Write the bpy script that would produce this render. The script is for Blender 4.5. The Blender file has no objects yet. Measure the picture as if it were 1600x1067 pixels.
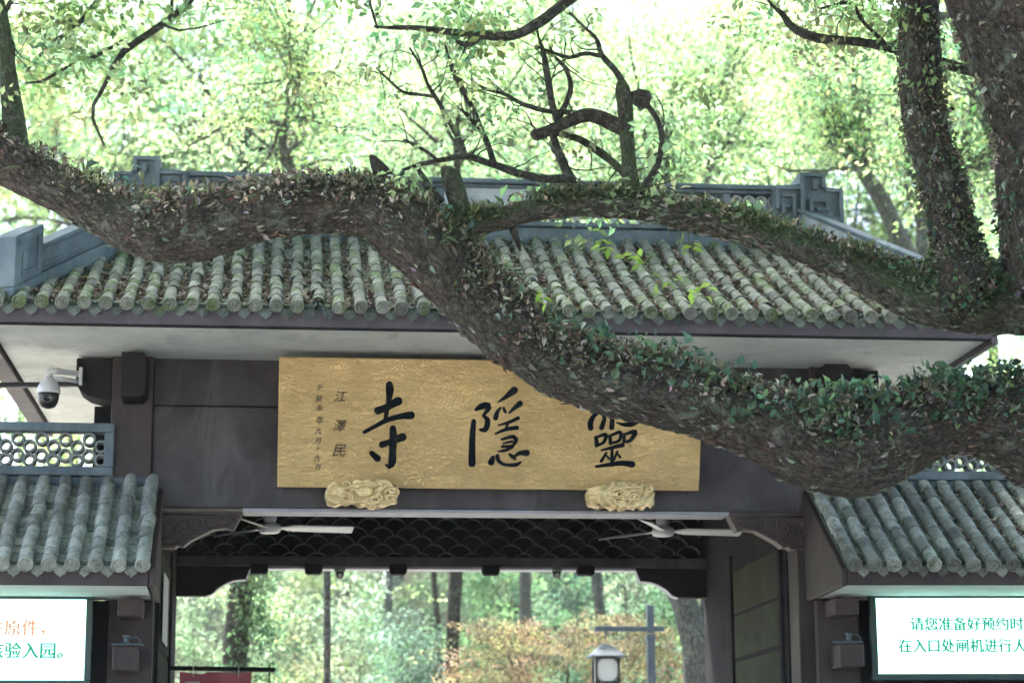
import bpy, bmesh, math, random
import numpy as np
from mathutils import Vector, Matrix, noise as mnoise

# ------------------------------------------------------------------ camera, sky, sun, exposure
SC = bpy.context.scene
COL = SC.collection
FPX = 3324.0
PITCH, YAW, ROLL = (math.radians(a) for a in (12.05, 6.2, -0.35))
CAM = np.array([0.0, -18.0, 1.6])
_fw = np.array([math.sin(YAW)*math.cos(PITCH), math.cos(YAW)*math.cos(PITCH), math.sin(PITCH)])
_rt = np.array([math.cos(YAW), -math.sin(YAW), 0.0])
_up = np.cross(_rt, _fw)
_r2 = math.cos(ROLL)*_rt + math.sin(ROLL)*_up
_u2 = -math.sin(ROLL)*_rt + math.cos(ROLL)*_up
cam_d = bpy.data.cameras.new('camera')
cam_d.sensor_width = 36.0
cam_d.lens = FPX/1600*36
cam_d.clip_start = 0.1
cam_d.clip_end = 2000
cam_d.dof.use_dof = True
cam_d.dof.focus_distance = 16.0
cam_d.dof.aperture_fstop = 1.7
cam = bpy.data.objects.new('camera', cam_d)
COL.objects.link(cam)
cam.matrix_world = Matrix(((_r2[0], _u2[0], -_fw[0], CAM[0]), (_r2[1], _u2[1], -_fw[1], CAM[1]),
                           (_r2[2], _u2[2], -_fw[2], CAM[2]), (0, 0, 0, 1)))
SC.camera = cam

SUN_EL, SUN_AZ = math.radians(64), math.radians(-20)      # azimuth from +Y towards +X
world = bpy.data.worlds.new('World')
SC.world = world
world.use_nodes = True
wn = world.node_tree.nodes
bg = wn['Background']
sky = wn.new('ShaderNodeTexSky')
sky.sky_type = 'NISHITA'
sky.sun_disc = False
sky.sun_elevation = SUN_EL
sky.sun_rotation = SUN_AZ
sky.air_density = 1.0
sky.dust_density = 3.0
sky.ozone_density = 1.0
world.node_tree.links.new(sky.outputs[0], bg.inputs[0])
bg.inputs[1].default_value = 0.13
sun_d = bpy.data.lights.new('sun', 'SUN')
sun_d.energy = 5.0
sun_d.angle = math.radians(14.0)
sun_d.color = (1.0, 0.95, 0.86)
sun = bpy.data.objects.new('sun', sun_d)
COL.objects.link(sun)
_sd = Vector((math.sin(SUN_AZ)*math.cos(SUN_EL), math.cos(SUN_AZ)*math.cos(SUN_EL), math.sin(SUN_EL)))
sun.rotation_euler = _sd.to_track_quat('Z', 'Y').to_euler()
sun.location = (0, 0, 40)
SC.view_settings.view_transform = 'Standard'
SC.view_settings.look = 'None'
SC.view_settings.gamma = 1.0
SC.view_settings.use_curve_mapping = False
SC.view_settings.exposure = 2.95
SC.cycles.max_bounces = 6
SC.cycles.diffuse_bounces = 3
SC.cycles.glossy_bounces = 2
SC.cycles.transmission_bounces = 3
SC.cycles.transparent_max_bounces = 4
SC.cycles.sample_clamp_indirect = 8
SC.cycles.caustics_reflective = False
SC.cycles.caustics_refractive = False
SC.cycles.use_denoising = True
SC.cycles.use_adaptive_sampling = True
SC.cycles.adaptive_threshold = 0.03

RNG = np.random.default_rng(7)
random.seed(5)


def at(px, py, Y):
    """world point on the plane y = Y that a photo pixel looks at"""
    d = _fw + _r2*((px-800)/FPX) - _u2*((py-533.5)/FPX)
    return CAM + d*((Y-CAM[1])/d[1])


def px_size(p):
    """metres per photo pixel at a world point"""
    return float(np.dot(np.asarray(p)-CAM, _fw))/FPX


# ------------------------------------------------------------------ materials
def new_mat(name):
    m = bpy.data.materials.new(name)
    m.use_nodes = True
    nt = m.node_tree
    return m, nt, nt.nodes['Principled BSDF']


def N(nt, t, **kw):
    n = nt.nodes.new(t)
    for k, v in kw.items():
        if k in n.inputs.keys():
            n.inputs[k].default_value = v
        else:
            setattr(n, k, v)
    return n


def ramp(nt, fac, stops):
    r = nt.nodes.new('ShaderNodeValToRGB')
    e = r.color_ramp.elements
    while len(e) > 1:
        e.remove(e[0])
    e[0].position = stops[0][0]
    e[0].color = (*stops[0][1], 1)
    for p, c in stops[1:]:
        x = e.new(p)
        x.color = (*c, 1)
    nt.links.new(fac, r.inputs[0])
    return r


def grey(v):
    return (v, v, v)


def mixc(nt, fac, a, b, mode='MIX'):
    m = nt.nodes.new('ShaderNodeMix')
    m.data_type = 'RGBA'
    m.blend_type = mode
    for sock, val in ((m.inputs[0], fac), (m.inputs[6], a), (m.inputs[7], b)):
        if isinstance(val, (int, float)):
            sock.default_value = val
        elif isinstance(val, tuple):
            sock.default_value = (*val, 1)
        else:
            nt.links.new(val, sock)
    return m.outputs[2]


def coords(nt, kind='Object', scale=(1, 1, 1)):
    tc = nt.nodes.new('ShaderNodeTexCoord')
    mp = nt.nodes.new('ShaderNodeMapping')
    mp.inputs['Scale'].default_value = scale
    nt.links.new(tc.outputs[kind], mp.inputs[0])
    return mp.outputs[0]


def wpos(nt, scale=(1, 1, 1)):
    g = nt.nodes.new('ShaderNodeNewGeometry')
    mp = nt.nodes.new('ShaderNodeMapping')
    mp.inputs['Scale'].default_value = scale
    nt.links.new(g.outputs['Position'], mp.inputs[0])
    return mp.outputs[0]


def noise_tex(nt, vec, scale, detail=4, rough=0.6, dist=0.0):
    n = N(nt, 'ShaderNodeTexNoise', Scale=scale, Detail=detail, Roughness=rough, Distortion=dist)
    nt.links.new(vec, n.inputs['Vector'])
    return n.outputs['Fac']


def bump(nt, bsdf, height, strength=0.4, dist=0.02):
    b = N(nt, 'ShaderNodeBump', Strength=strength, Distance=dist)
    nt.links.new(height, b.inputs['Height'])
    nt.links.new(b.outputs[0], bsdf.inputs['Normal'])


def mottled(name, c0, c1, scale=3.0, rough=0.6, bump_s=0.2, fine=40, stain=None, vscale=(1, 1, 1), metallic=0.0, spec=0.25):
    m, nt, b = new_mat(name)
    v = wpos(nt, vscale)
    f = noise_tex(nt, v, scale, 6, 0.65, 0.4)
    r = ramp(nt, f, [(0.32, c0), (0.68, c1)])
    col = r.outputs[0]
    f2 = noise_tex(nt, v, fine, 3, 0.7)
    if stain:
        f3 = noise_tex(nt, wpos(nt, (1.2, 1.2, .35)), 2.2, 5, 0.7, 1.0)
        k = ramp(nt, f3, [(0.52, grey(0)), (0.72, grey(1))])
        col = mixc(nt, k.outputs[0], col, stain)
    nt.links.new(col, b.inputs['Base Color'])
    b.inputs['Roughness'].default_value = rough
    b.inputs['Metallic'].default_value = metallic
    b.inputs['Specular IOR Level'].default_value = spec
    bump(nt, b, f2, bump_s, 0.01)
    return m


def tile_mat(name, base, moss_amt):
    m, nt, b = new_mat(name)
    oi = nt.nodes.new('ShaderNodeObjectInfo')
    rv = ramp(nt, oi.outputs['Random'], [(0.0, tuple(c*0.5 for c in base)), (0.3, tuple(c*0.85 for c in base)), (0.7, tuple(c*1.05 for c in base)), (1.0, tuple(c*1.4 for c in base))])
    v = wpos(nt)
    f = noise_tex(nt, v, 13, 8, 0.75, 0.6)
    lich = ramp(nt, f, [(0.33, grey(0.45)), (0.48, grey(0.92)), (0.56, grey(1.05)), (0.68, grey(1.5))])
    col = mixc(nt, 1.0, rv.outputs[0], lich.outputs[0], 'MULTIPLY')
    f2 = noise_tex(nt, v, 3.1, 6, 0.78, 1.2)
    rnd = N(nt, 'ShaderNodeMath', operation='MULTIPLY_ADD')
    nt.links.new(oi.outputs['Random'], rnd.inputs[0])
    rnd.inputs[1].default_value = 0.10
    nt.links.new(f2, rnd.inputs[2])
    mk = ramp(nt, rnd.outputs[0], [(0.66-moss_amt, grey(0)), (0.76-moss_amt, grey(0.85))])
    f4 = noise_tex(nt, v, 34, 4, 0.65)
    mc = ramp(nt, f4, [(0.3, (0.03, 0.06, 0.02)), (0.6, (0.11, 0.16, 0.055)), (0.75, (0.17, 0.22, 0.09))])
    col = mixc(nt, mk.outputs[0], col, mc.outputs[0])
    f3 = noise_tex(nt, v, 60, 3, 0.6)
    dk = ramp(nt, noise_tex(nt, v, 21, 6, 0.8, 0.5), [(0.56, grey(0)), (0.66, grey(0.75))])
    col = mixc(nt, dk.outputs[0], col, (0.045, 0.05, 0.045))
    nt.links.new(col, b.inputs['Base Color'])
    b.inputs['Roughness'].default_value = 0.95
    b.inputs['Specular IOR Level'].default_value = 0.12
    bump(nt, b, f3, 0.6, 0.008)
    return m


def bark_mat(name, dark, light, lichen, moss, moss_top=0.5, scale=1.0):
    m, nt, b = new_mat(name)
    a = N(nt, 'ShaderNodeAttribute', attribute_name='bark')
    mp = nt.nodes.new('ShaderNodeMapping')
    mp.inputs['Scale'].default_value = (1.15*scale, 2.3*scale, 1)
    nt.links.new(a.outputs['Vector'], mp.inputs[0])
    n1 = noise_tex(nt, mp.outputs[0], 9, 9, 0.75, 0.5)
    dv = nt.nodes.new('ShaderNodeMix')
    dv.data_type = 'VECTOR'
    dv.inputs[0].default_value = 0.27
    nc = N(nt, 'ShaderNodeTexNoise', Scale=7.0, Detail=5.0)
    nt.links.new(mp.outputs[0], nc.inputs['Vector'])
    nt.links.new(mp.outputs[0], dv.inputs[4])
    nt.links.new(nc.outputs['Color'], dv.inputs[5])

    def cells(sc_):
        vo = N(nt, 'ShaderNodeTexVoronoi', Scale=sc_)
        vo.feature = 'DISTANCE_TO_EDGE'
        nt.links.new(dv.outputs[1], vo.inputs['Vector'])
        return vo.outputs['Distance']
    c1 = ramp(nt, cells(11.0), [(0.0, grey(0.3)), (0.05, grey(0.72)), (0.25, grey(1))])
    c2 = ramp(nt, cells(27.0), [(0.0, grey(0.45)), (0.09, grey(1))])
    crack = nt.nodes.new('ShaderNodeMix')
    crack.data_type = 'RGBA'
    crack.blend_type = 'MULTIPLY'
    crack.inputs[0].default_value = 1.0
    nt.links.new(c1.outputs[0], crack.inputs[6])
    nt.links.new(c2.outputs[0], crack.inputs[7])
    ck = crack.outputs[2]
    col = ramp(nt, n1, [(0.28, dark), (0.5, tuple((x+y)/2 for x, y in zip(dark, light))), (0.72, light)]).outputs[0]
    col = mixc(nt, 1.0, col, ck, 'MULTIPLY')
    wv = wpos(nt)
    lk = ramp(nt, noise_tex(nt, wv, 5.5, 8, 0.8, 0.6), [(0.55, grey(0)), (0.63, grey(0.85))])
    col = mixc(nt, lk.outputs[0], col, lichen)
    mk = noise_tex(nt, wv, 2.6, 6, 0.75, 0.8)
    g = nt.nodes.new('ShaderNodeNewGeometry')
    sx = nt.nodes.new('ShaderNodeSeparateXYZ')
    nt.links.new(g.outputs['Normal'], sx.inputs[0])
    ma = N(nt, 'ShaderNodeMath', operation='MULTIPLY_ADD')
    nt.links.new(sx.outputs['Z'], ma.inputs[0])
    ma.inputs[1].default_value = 0.28
    nt.links.new(mk, ma.inputs[2])
    mr = ramp(nt, ma.outputs[0], [(1.05-moss_top, grey(0)), (1.2-moss_top, grey(0.8))])
    mcol = ramp(nt, noise_tex(nt, wv, 38, 3, 0.6), [(0.3, tuple(c*0.5 for c in moss)), (0.7, tuple(c*1.4 for c in moss))])
    col = mixc(nt, mr.outputs[0], col, mcol.outputs[0])
    rk = ramp(nt, noise_tex(nt, wv, 1.9, 5, 0.7, 0.3), [(0.62, grey(0)), (0.7, grey(0.5))])
    col = mixc(nt, rk.outputs[0], col, (0.14, 0.085, 0.062))
    nt.links.new(col, b.inputs['Base Color'])
    b.inputs['Roughness'].default_value = 0.95
    b.inputs['Specular IOR Level'].default_value = 0.2
    hm = nt.nodes.new('ShaderNodeMath')
    hm.operation = 'MULTIPLY'
    nt.links.new(n1, hm.inputs[0])
    nt.links.new(ck, hm.inputs[1])
    bump(nt, b, hm.outputs[0], 1.0, 0.05)
    return m


def leaf_mat(name, trans=0.45, rough=0.5, spec=0.3):
    m, nt, b = new_mat(name)
    a = N(nt, 'ShaderNodeAttribute', attribute_name='col')
    nt.links.new(a.outputs['Color'], b.inputs['Base Color'])
    b.inputs['Roughness'].default_value = rough
    b.inputs['Specular IOR Level'].default_value = spec
    tr = nt.nodes.new('ShaderNodeBsdfTranslucent')
    boost = mixc(nt, 1.0, a.outputs['Color'], (1.62, 1.70, 1.55), 'MULTIPLY')
    nt.links.new(boost, tr.inputs[0])
    mx = nt.nodes.new('ShaderNodeMixShader')
    mx.inputs[0].default_value = trans
    nt.links.new(b.outputs[0], mx.inputs[1])
    nt.links.new(tr.outputs[0], mx.inputs[2])
    nt.links.new(mx.outputs[0], nt.nodes['Material Output'].inputs[0])
    return m


def flat(name, c, rough=0.5, metallic=0.0, emit=None, es=0.0):
    m, nt, b = new_mat(name)
    b.inputs['Base Color'].default_value = (*c, 1)
    b.inputs['Roughness'].default_value = rough
    b.inputs['Metallic'].default_value = metallic
    if emit:
        b.inputs['Emission Color'].default_value = (*emit, 1)
        b.inputs['Emission Strength'].default_value = es
    return m


M = {}
M['panel'] = mottled('purple_brown_paint', (0.030, 0.025, 0.027), (0.066, 0.056, 0.059), 2.6, 0.55, 0.25, 60, (0.095, 0.085, 0.088))
M['wood'] = mottled('brown_paint', (0.034, 0.024, 0.025), (0.058, 0.043, 0.044), 3.0, 0.6, 0.25, 45, (0.024, 0.02, 0.022), (1, 1, .4))
M['carved'] = mottled('carved_brown_wood', (0.045, 0.031, 0.031), (0.075, 0.052, 0.051), 6.0, 0.55, 0.3, 60)
M['dark'] = mottled('dark_wood', (0.015, 0.014, 0.016), (0.03, 0.028, 0.031), 4.0, 0.9, 0.25, 50, spec=0.06)
M['strip'] = mottled('pale_lilac_strip', (0.22, 0.22, 0.26), (0.32, 0.32, 0.37), 4.0, 0.5, 0.1, 60)
M['door'] = mottled('green_brown_door', (0.03, 0.036, 0.024), (0.05, 0.055, 0.04), 2.0, 0.9, 0.2, 40, spec=0.06)
M['fascia'] = mottled('lilac_brown_fascia', (0.06, 0.05, 0.06), (0.10, 0.084, 0.098), 4.0, 0.6, 0.2, 50, (0.06, 0.055, 0.06))
M['plaster'] = mottled('soffit_plaster', (0.40, 0.42, 0.40), (0.53, 0.55, 0.53), 1.6, 0.9, 0.1, 70, (0.33, 0.35, 0.34), (1, 1, 1))
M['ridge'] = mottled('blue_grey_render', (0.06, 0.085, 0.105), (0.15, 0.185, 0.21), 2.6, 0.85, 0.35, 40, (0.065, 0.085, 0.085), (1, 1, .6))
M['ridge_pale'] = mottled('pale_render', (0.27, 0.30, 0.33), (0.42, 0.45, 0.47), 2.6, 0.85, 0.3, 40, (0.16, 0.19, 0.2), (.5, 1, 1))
M['tile_main'] = tile_mat('mossy_grey_tile', (0.212, 0.22, 0.197), 0.115)
M['tile_wing'] = tile_mat('grey_tile', (0.232, 0.245, 0.222), 0.015)
M['pan'] = tile_mat('pan_tile_grey', (0.13, 0.155, 0.145), 0.04)
M['pan_wing'] = tile_mat('wing_pan_tile_grey', (0.205, 0.22, 0.2), 0.01)
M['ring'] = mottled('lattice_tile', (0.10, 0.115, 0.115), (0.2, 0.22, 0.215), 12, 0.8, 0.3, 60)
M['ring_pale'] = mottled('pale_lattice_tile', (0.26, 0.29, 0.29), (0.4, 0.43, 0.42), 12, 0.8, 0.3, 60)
M['arc'] = mottled('transom_tile', (0.10, 0.105, 0.11), (0.2, 0.2, 0.21), 12, 0.6, 0.3, 60)
M['white'] = flat('white_enamel', (0.46, 0.47, 0.48), 0.4)
M['black'] = flat('black_plastic', (0.012, 0.012, 0.014), 0.35)
M['glass_dark'] = flat('dark_dome', (0.01, 0.01, 0.012), 0.08)
M['ink'] = flat('blue_black_lacquer', (0.004, 0.006, 0.009), 0.75)
M['ink'].node_tree.nodes['Principled BSDF'].inputs['Specular IOR Level'].default_value = 0.1
M['ink2'] = flat('black_ink', (0.02, 0.016, 0.012), 0.6)
M['metal'] = mottled('grey_metal', (0.055, 0.075, 0.095), (0.085, 0.11, 0.135), 6, 0.45, 0.1, 60)
M['lamp_glass'] = flat('milky_glass', (0.46, 0.48, 0.48), 0.4)
M['red'] = mottled('red_cloth', (0.42, 0.11, 0.13), (0.5, 0.15, 0.17), 3, 0.8, 0.1, 50)
M['paper'] = flat('white_paper', (0.45, 0.47, 0.46), 0.8)
M['screen'] = flat('lit_screen', (0.02, 0.02, 0.02), 0.3, 0, (0.48, 1.0, 0.84), 0.48)
M['screen_frame'] = flat('dark_teal_frame', (0.02, 0.045, 0.045), 0.4)
M['txt_green'] = flat('green_text', (0.02, 0.1, 0.07), 0.5, 0, (0.002, 0.045, 0.026), 0.9)
M['txt_orange'] = flat('orange_text', (0.3, 0.15, 0.1), 0.5, 0, (0.085, 0.042, 0.026), 0.9)
M['grassy'] = mottled('forest_floor', (0.05, 0.06, 0.03), (0.12, 0.11, 0.07), 0.8, 0.95, 0.5, 12)
M['paving'] = mottled('grey_paving', (0.23, 0.225, 0.21), (0.31, 0.30, 0.285), 1.5, 0.85, 0.2, 40)
M['bark'] = bark_mat('camphor_bark', (0.038, 0.032, 0.027), (0.18, 0.152, 0.13), (0.19, 0.21, 0.17), (0.05, 0.065, 0.035), 0.42)
M['bark_moss'] = bark_mat('mossy_bark', (0.055, 0.05, 0.04), (0.20, 0.185, 0.15), (0.2, 0.23, 0.175), (0.075, 0.11, 0.05), 0.62)
M['bark_thin'] = bark_mat('dark_branch_bark', (0.05, 0.046, 0.04), (0.16, 0.148, 0.13), (0.17, 0.19, 0.155), (0.05, 0.07, 0.04), 0.4)
M['bark_grey'] = bark_mat('grey_trunk_bark', (0.10, 0.105, 0.095), (0.24, 0.25, 0.23), (0.28, 0.31, 0.27), (0.1, 0.13, 0.07), 0.35)
M['bark_brown'] = bark_mat('brown_trunk_bark', (0.05, 0.045, 0.04), (0.13, 0.12, 0.1), (0.16, 0.18, 0.15), (0.07, 0.1, 0.05), 0.35)
M['leaf'] = leaf_mat('tree_leaf', 0.6, 0.6, 0.15)
M['leaf_thick'] = leaf_mat('thick_leaf', 0.25, 0.45, 0.35)
M['litter'] = leaf_mat('dry_leaf', 0.15, 0.8, 0.15)


def gold_mat():
    m, nt, b = new_mat('gilded_relief')
    v = coords(nt, 'Object')
    mp = nt.nodes.new('ShaderNodeMapping')
    mp.inputs['Scale'].default_value = (0.6, 1, 1.7)
    nt.links.new(v, mp.inputs[0])
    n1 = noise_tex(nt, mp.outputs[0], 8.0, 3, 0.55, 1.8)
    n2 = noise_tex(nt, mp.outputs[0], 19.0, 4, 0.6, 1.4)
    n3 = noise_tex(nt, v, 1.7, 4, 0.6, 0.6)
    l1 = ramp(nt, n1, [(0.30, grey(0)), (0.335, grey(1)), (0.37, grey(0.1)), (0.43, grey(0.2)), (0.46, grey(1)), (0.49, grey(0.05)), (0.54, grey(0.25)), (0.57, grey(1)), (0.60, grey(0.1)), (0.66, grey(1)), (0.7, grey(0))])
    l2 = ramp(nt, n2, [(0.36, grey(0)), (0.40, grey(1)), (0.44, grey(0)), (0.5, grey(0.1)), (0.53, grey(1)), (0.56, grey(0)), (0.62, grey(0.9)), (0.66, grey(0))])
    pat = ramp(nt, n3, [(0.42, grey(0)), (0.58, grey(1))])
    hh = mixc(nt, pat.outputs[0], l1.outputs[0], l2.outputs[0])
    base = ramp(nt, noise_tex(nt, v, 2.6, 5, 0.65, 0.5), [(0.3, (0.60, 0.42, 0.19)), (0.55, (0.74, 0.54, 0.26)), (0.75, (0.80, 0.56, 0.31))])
    col = mixc(nt, mixc(nt, 1.0, hh, (0.42, 0.42, 0.42), 'MULTIPLY'), mixc(nt, 1.0, base.outputs[0], (0.94, 0.86, 0.71), 'MULTIPLY'), (0.95, 0.77, 0.47))  # glints on the relief ridges painted into the base colour as paler lines
    nt.links.new(col, b.inputs['Base Color'])
    b.inputs['Metallic'].default_value = 0.15
    b.inputs['Roughness'].default_value = 0.38
    bump(nt, b, hh, 0.8, 0.012)
    return m


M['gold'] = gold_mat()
M['gold_carved'] = mottled('gilded_carving', (0.52, 0.38, 0.17), (0.80, 0.64, 0.37), 14, 0.4, 0.6, 45, None, (1, 1, 1), 0.3)


# ------------------------------------------------------------------ mesh helpers
class MB:
    def __init__(self):
        self.v, self.f = [], []

    def add(self, vs, fs):
        o = len(self.v)
        self.v += [tuple(p) for p in vs]
        self.f += [tuple(i+o for i in f) for f in fs]
        return self

    def box(self, x0, x1, y0, y1, z0, z1):
        return self.add([(x0, y0, z0), (x1, y0, z0), (x1, y1, z0), (x0, y1, z0), (x0, y0, z1), (x1, y0, z1), (x1, y1, z1), (x0, y1, z1)],
                        [(0, 3, 2, 1), (4, 5, 6, 7), (0, 1, 5, 4), (1, 2, 6, 5), (2, 3, 7, 6), (3, 0, 4, 7)])

    def prism(self, pts, off):
        """polygon (counter-clockwise seen against off) pushed along off"""
        n = len(pts)
        a = [tuple(p) for p in pts]
        b = [tuple(np.add(p, off)) for p in pts]
        fs = [tuple(range(n))[::-1], tuple(range(n, 2*n))]
        for i in range(n):
            j = (i+1) % n
            fs.append((i, j, n+j, n+i))
        return self.add(a+b, fs)

    def tube(self, pts, rad, seg=8, caps=True, flat_dir=None, flat=1.0):
        pts = [np.array(p, float) for p in pts]
        n = len(pts)
        if np.isscalar(rad):
            rad = [rad]*n
        T = []
        for i in range(n):
            t = pts[min(i+1, n-1)]-pts[max(i-1, 0)]
            T.append(t/(np.linalg.norm(t)+1e-9))
        ref = np.array([0, 0, 1.0]) if abs(T[0][2]) < 0.9 else np.array([1.0, 0, 0])
        u = np.cross(ref, T[0])
        u /= np.linalg.norm(u)
        vs, fs = [], []
        for i in range(n):
            u = u-T[i]*np.dot(u, T[i])
            u /= np.linalg.norm(u)+1e-9
            w = np.cross(T[i], u)
            for k in range(seg):
                a = 2*math.pi*k/seg
                d = u*math.cos(a)+w*math.sin(a)
                if flat_dir is not None:
                    fd = np.array(flat_dir, float)
                    d = d-fd*np.dot(d, fd)*(1-flat)
                vs.append(pts[i]+d*rad[i])
        for i in range(n-1):
            for k in range(seg):
                k2 = (k+1) % seg
                fs.append((i*seg+k, i*seg+k2, (i+1)*seg+k2, (i+1)*seg+k))
        if caps:
            fs.append(tuple(range(seg))[::-1])
            fs.append(tuple((n-1)*seg+k for k in range(seg)))
        return self.add(vs, fs)

    def lathe(self, prof, c, seg=16, axis='z'):
        """prof: (r, h) list, turned about axis through c"""
        vs, fs = [], []
        for r, h in prof:
            for k in range(seg):
                a = 2*math.pi*k/seg
                p = (r*math.cos(a), r*math.sin(a), h)
                if axis == 'y':
                    p = (p[0], p[2], -p[1])
                vs.append((c[0]+p[0], c[1]+p[1], c[2]+p[2]))
        for i in range(len(prof)-1):
            for k in range(seg):
                k2 = (k+1) % seg
                fs.append((i*seg+k, i*seg+k2, (i+1)*seg+k2, (i+1)*seg+k))
        fs.append(tuple(range(seg))[::-1])
        fs.append(tuple((len(prof)-1)*seg+k for k in range(seg)))
        return self.add(vs, fs)

    def mesh(self, name, mat, smooth=False, bevel=0.0):
        me = bpy.data.meshes.new(name)
        me.from_pydata(self.v, [], self.f)
        if bevel:
            bm = bmesh.new()
            bm.from_mesh(me)
            bmesh.ops.recalc_face_normals(bm, faces=bm.faces)
            bmesh.ops.bevel(bm, geom=list(bm.edges), offset=bevel, segments=1, affect='EDGES', clamp_overlap=True)
            bm.to_mesh(me)
            bm.free()
        if smooth:
            me.polygons.foreach_set('use_smooth', [True]*len(me.polygons))
        me.materials.append(M[mat] if isinstance(mat, str) else mat)
        return me

    def build(self, name, mat, parent=None, smooth=False, bevel=0.0):
        return link(name, self.mesh(name, mat, smooth, bevel), parent)


def link(name, me, parent=None, loc=None, rot=None):
    o = bpy.data.objects.new(name, me)
    COL.objects.link(o)
    if parent is not None:
        o.parent = parent
        o.matrix_parent_inverse = PINV.get(parent.name, Matrix.Identity(4))
    if loc is not None:
        o.location = loc
    if rot is not None:
        o.rotation_euler = rot
    return o


PINV = {}


def empty(name, loc, label, cat, group=None):
    """a thing: an Empty at its base; parts are written in world coordinates"""
    o = bpy.data.objects.new(name, None)
    COL.objects.link(o)
    o.location = loc
    PINV[o.name] = Matrix.Translation(Vector(loc)).inverted()
    return tag(o, label, cat, group)


def tag(o, label=None, cat=None, group=None, kind=None):
    for k, v in (('label', label), ('category', cat), ('group', group), ('kind', kind)):
        if v:
            o[k] = v
    return o


def catmull(P, step):
    """P rows of floats -> densely resampled Catmull-Rom; first three columns are position"""
    P = np.asarray(P, float)
    Q = np.vstack([2*P[0]-P[1], P, 2*P[-1]-P[-2]])
    out = []
    for i in range(1, len(Q)-2):
        a, b, c, d = Q[i-1], Q[i], Q[i+1], Q[i+2]
        n = max(1, int(np.linalg.norm(c[:3]-b[:3])/step))
        for t in np.arange(n)/n:
            out.append(0.5*((2*b)+(c-a)*t+(2*a-5*b+4*c-d)*t*t+(3*b-a-3*c+d)*t**3))
    out.append(P[-1])
    return np.array(out)


def rings(P, R, seg, disp=None, seed=0):
    """tapered tube as numpy: verts (n,seg,3), normals, bark coords; disp(i_along_m, angle, radius) -> radial offset"""
    n = len(P)
    T = np.gradient(P, axis=0)
    T /= np.linalg.norm(T, axis=1)[:, None]+1e-9
    ref = np.array([0, 0, 1.0]) if abs(T[0][2]) < 0.9 else np.array([1.0, 0, 0])
    u = np.cross(ref, T[0])
    u /= np.linalg.norm(u)
    V = np.zeros((n, seg, 3))
    D = np.zeros((n, seg, 3))
    B = np.zeros((n, seg, 3))
    L = np.concatenate([[0], np.cumsum(np.linalg.norm(np.diff(P, axis=0), axis=1))])
    ang = 2*np.pi*np.arange(seg)/seg
    for i in range(n):
        u = u-T[i]*np.dot(u, T[i])
        u /= np.linalg.norm(u)+1e-9
        w = np.cross(T[i], u)
        d = np.cos(ang)[:, None]*u+np.sin(ang)[:, None]*w
        r = np.full(seg, R[i])
        if disp is not None:
            r = r+np.array([disp(L[i], a, R[i]) for a in ang])
        V[i] = P[i]+d*r[:, None]
        D[i] = d
        B[i, :, 0] = L[i]+seed*3.7
        B[i, :, 1] = np.abs(ang-np.pi)*R[i]+seed
    return V, D, B


def tube_faces(n, seg, off):
    i = np.arange(n-1)[:, None]*seg
    k = np.arange(seg)[None, :]
    k2 = (k+1) % seg
    f = np.stack([i+k, i+k2, i+seg+k2, i+seg+k], -1).reshape(-1, 4)
    return f+off


def np_mesh(name, V, F, mat, smooth=True, bark=None, col=None):
    """V (n,3); F (m,k) with k = 3 or 4"""
    me = bpy.data.meshes.new(name)
    F = np.asarray(F, dtype=np.int32)
    k = F.shape[1]
    me.vertices.add(len(V))
    me.vertices.foreach_set('co', np.asarray(V, np.float32).ravel())
    me.loops.add(F.size)
    me.loops.foreach_set('vertex_index', F.ravel())
    me.polygons.add(len(F))
    me.polygons.foreach_set('loop_start', np.arange(len(F), dtype=np.int32)*k)
    me.polygons.foreach_set('loop_total', np.full(len(F), k, np.int32))
    me.polygons.foreach_set('use_smooth', np.full(len(F), smooth, bool))
    if bark is not None:
        a = me.attributes.new('bark', 'FLOAT_VECTOR', 'POINT')
        a.data.foreach_set('vector', np.asarray(bark, np.float32).ravel())
    if col is not None:
        a = me.attributes.new('col', 'FLOAT_COLOR', 'POINT')
        c = np.ones((len(V), 4), np.float32)
        c[:, :3] = col
        a.data.foreach_set('color', c.ravel())
    me.update(calc_edges=True)
    me.validate()
    me.materials.append(M[mat] if isinstance(mat, str) else mat)
    return me


class Wood:
    """collects tapered tubes into one branch mesh"""
    def __init__(self):
        self.V, self.F, self.B, self.n = [], [], [], 0

    def limb(self, P, R, seg=8, disp=None, seed=0):
        V, D, B = rings(np.asarray(P, float), np.asarray(R, float), seg, disp, seed)
        n = len(P)
        self.F.append(tube_faces(n, seg, self.n))
        self.V.append(V.reshape(-1, 3))
        self.B.append(B.reshape(-1, 3))
        self.n += n*seg
        # end cap: a fan to the end point
        tip = P[-1]+(P[-1]-P[-2])*0.02
        self.V.append(np.array([tip]))
        self.B.append(np.zeros((1, 3)))
        k = np.arange(seg)
        base = self.n-seg
        self.F.append(np.stack([base+k, base+(k+1) % seg, np.full(seg, self.n), np.full(seg, self.n)], -1))
        self.n += 1
        return V, D

    def mesh(self, name, mat):
        V = np.concatenate(self.V)
        F = np.concatenate(self.F)
        quad = F[:, 2] != F[:, 3]
        # triangles of the caps become tiny quads split through the tip
        T = F[~quad]
        if len(T):
            mid = (V[T[:, 0]]+V[T[:, 1]])/2
            base = len(V)
            V = np.concatenate([V, mid])
            F2 = np.stack([T[:, 0], base+np.arange(len(T)), T[:, 1], T[:, 2]], -1)
            F = np.concatenate([F[quad], F2])
            B = np.concatenate(self.B+[np.zeros((len(T), 3))])
        else:
            B = np.concatenate(self.B)
        return np_mesh(name, V, F, mat, True, B)

    def build(self, name, mat, parent):
        return link(name, self.mesh(name, mat), parent)


def unit(v):
    return v/(np.linalg.norm(v, axis=-1, keepdims=True)+1e-9)


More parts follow.
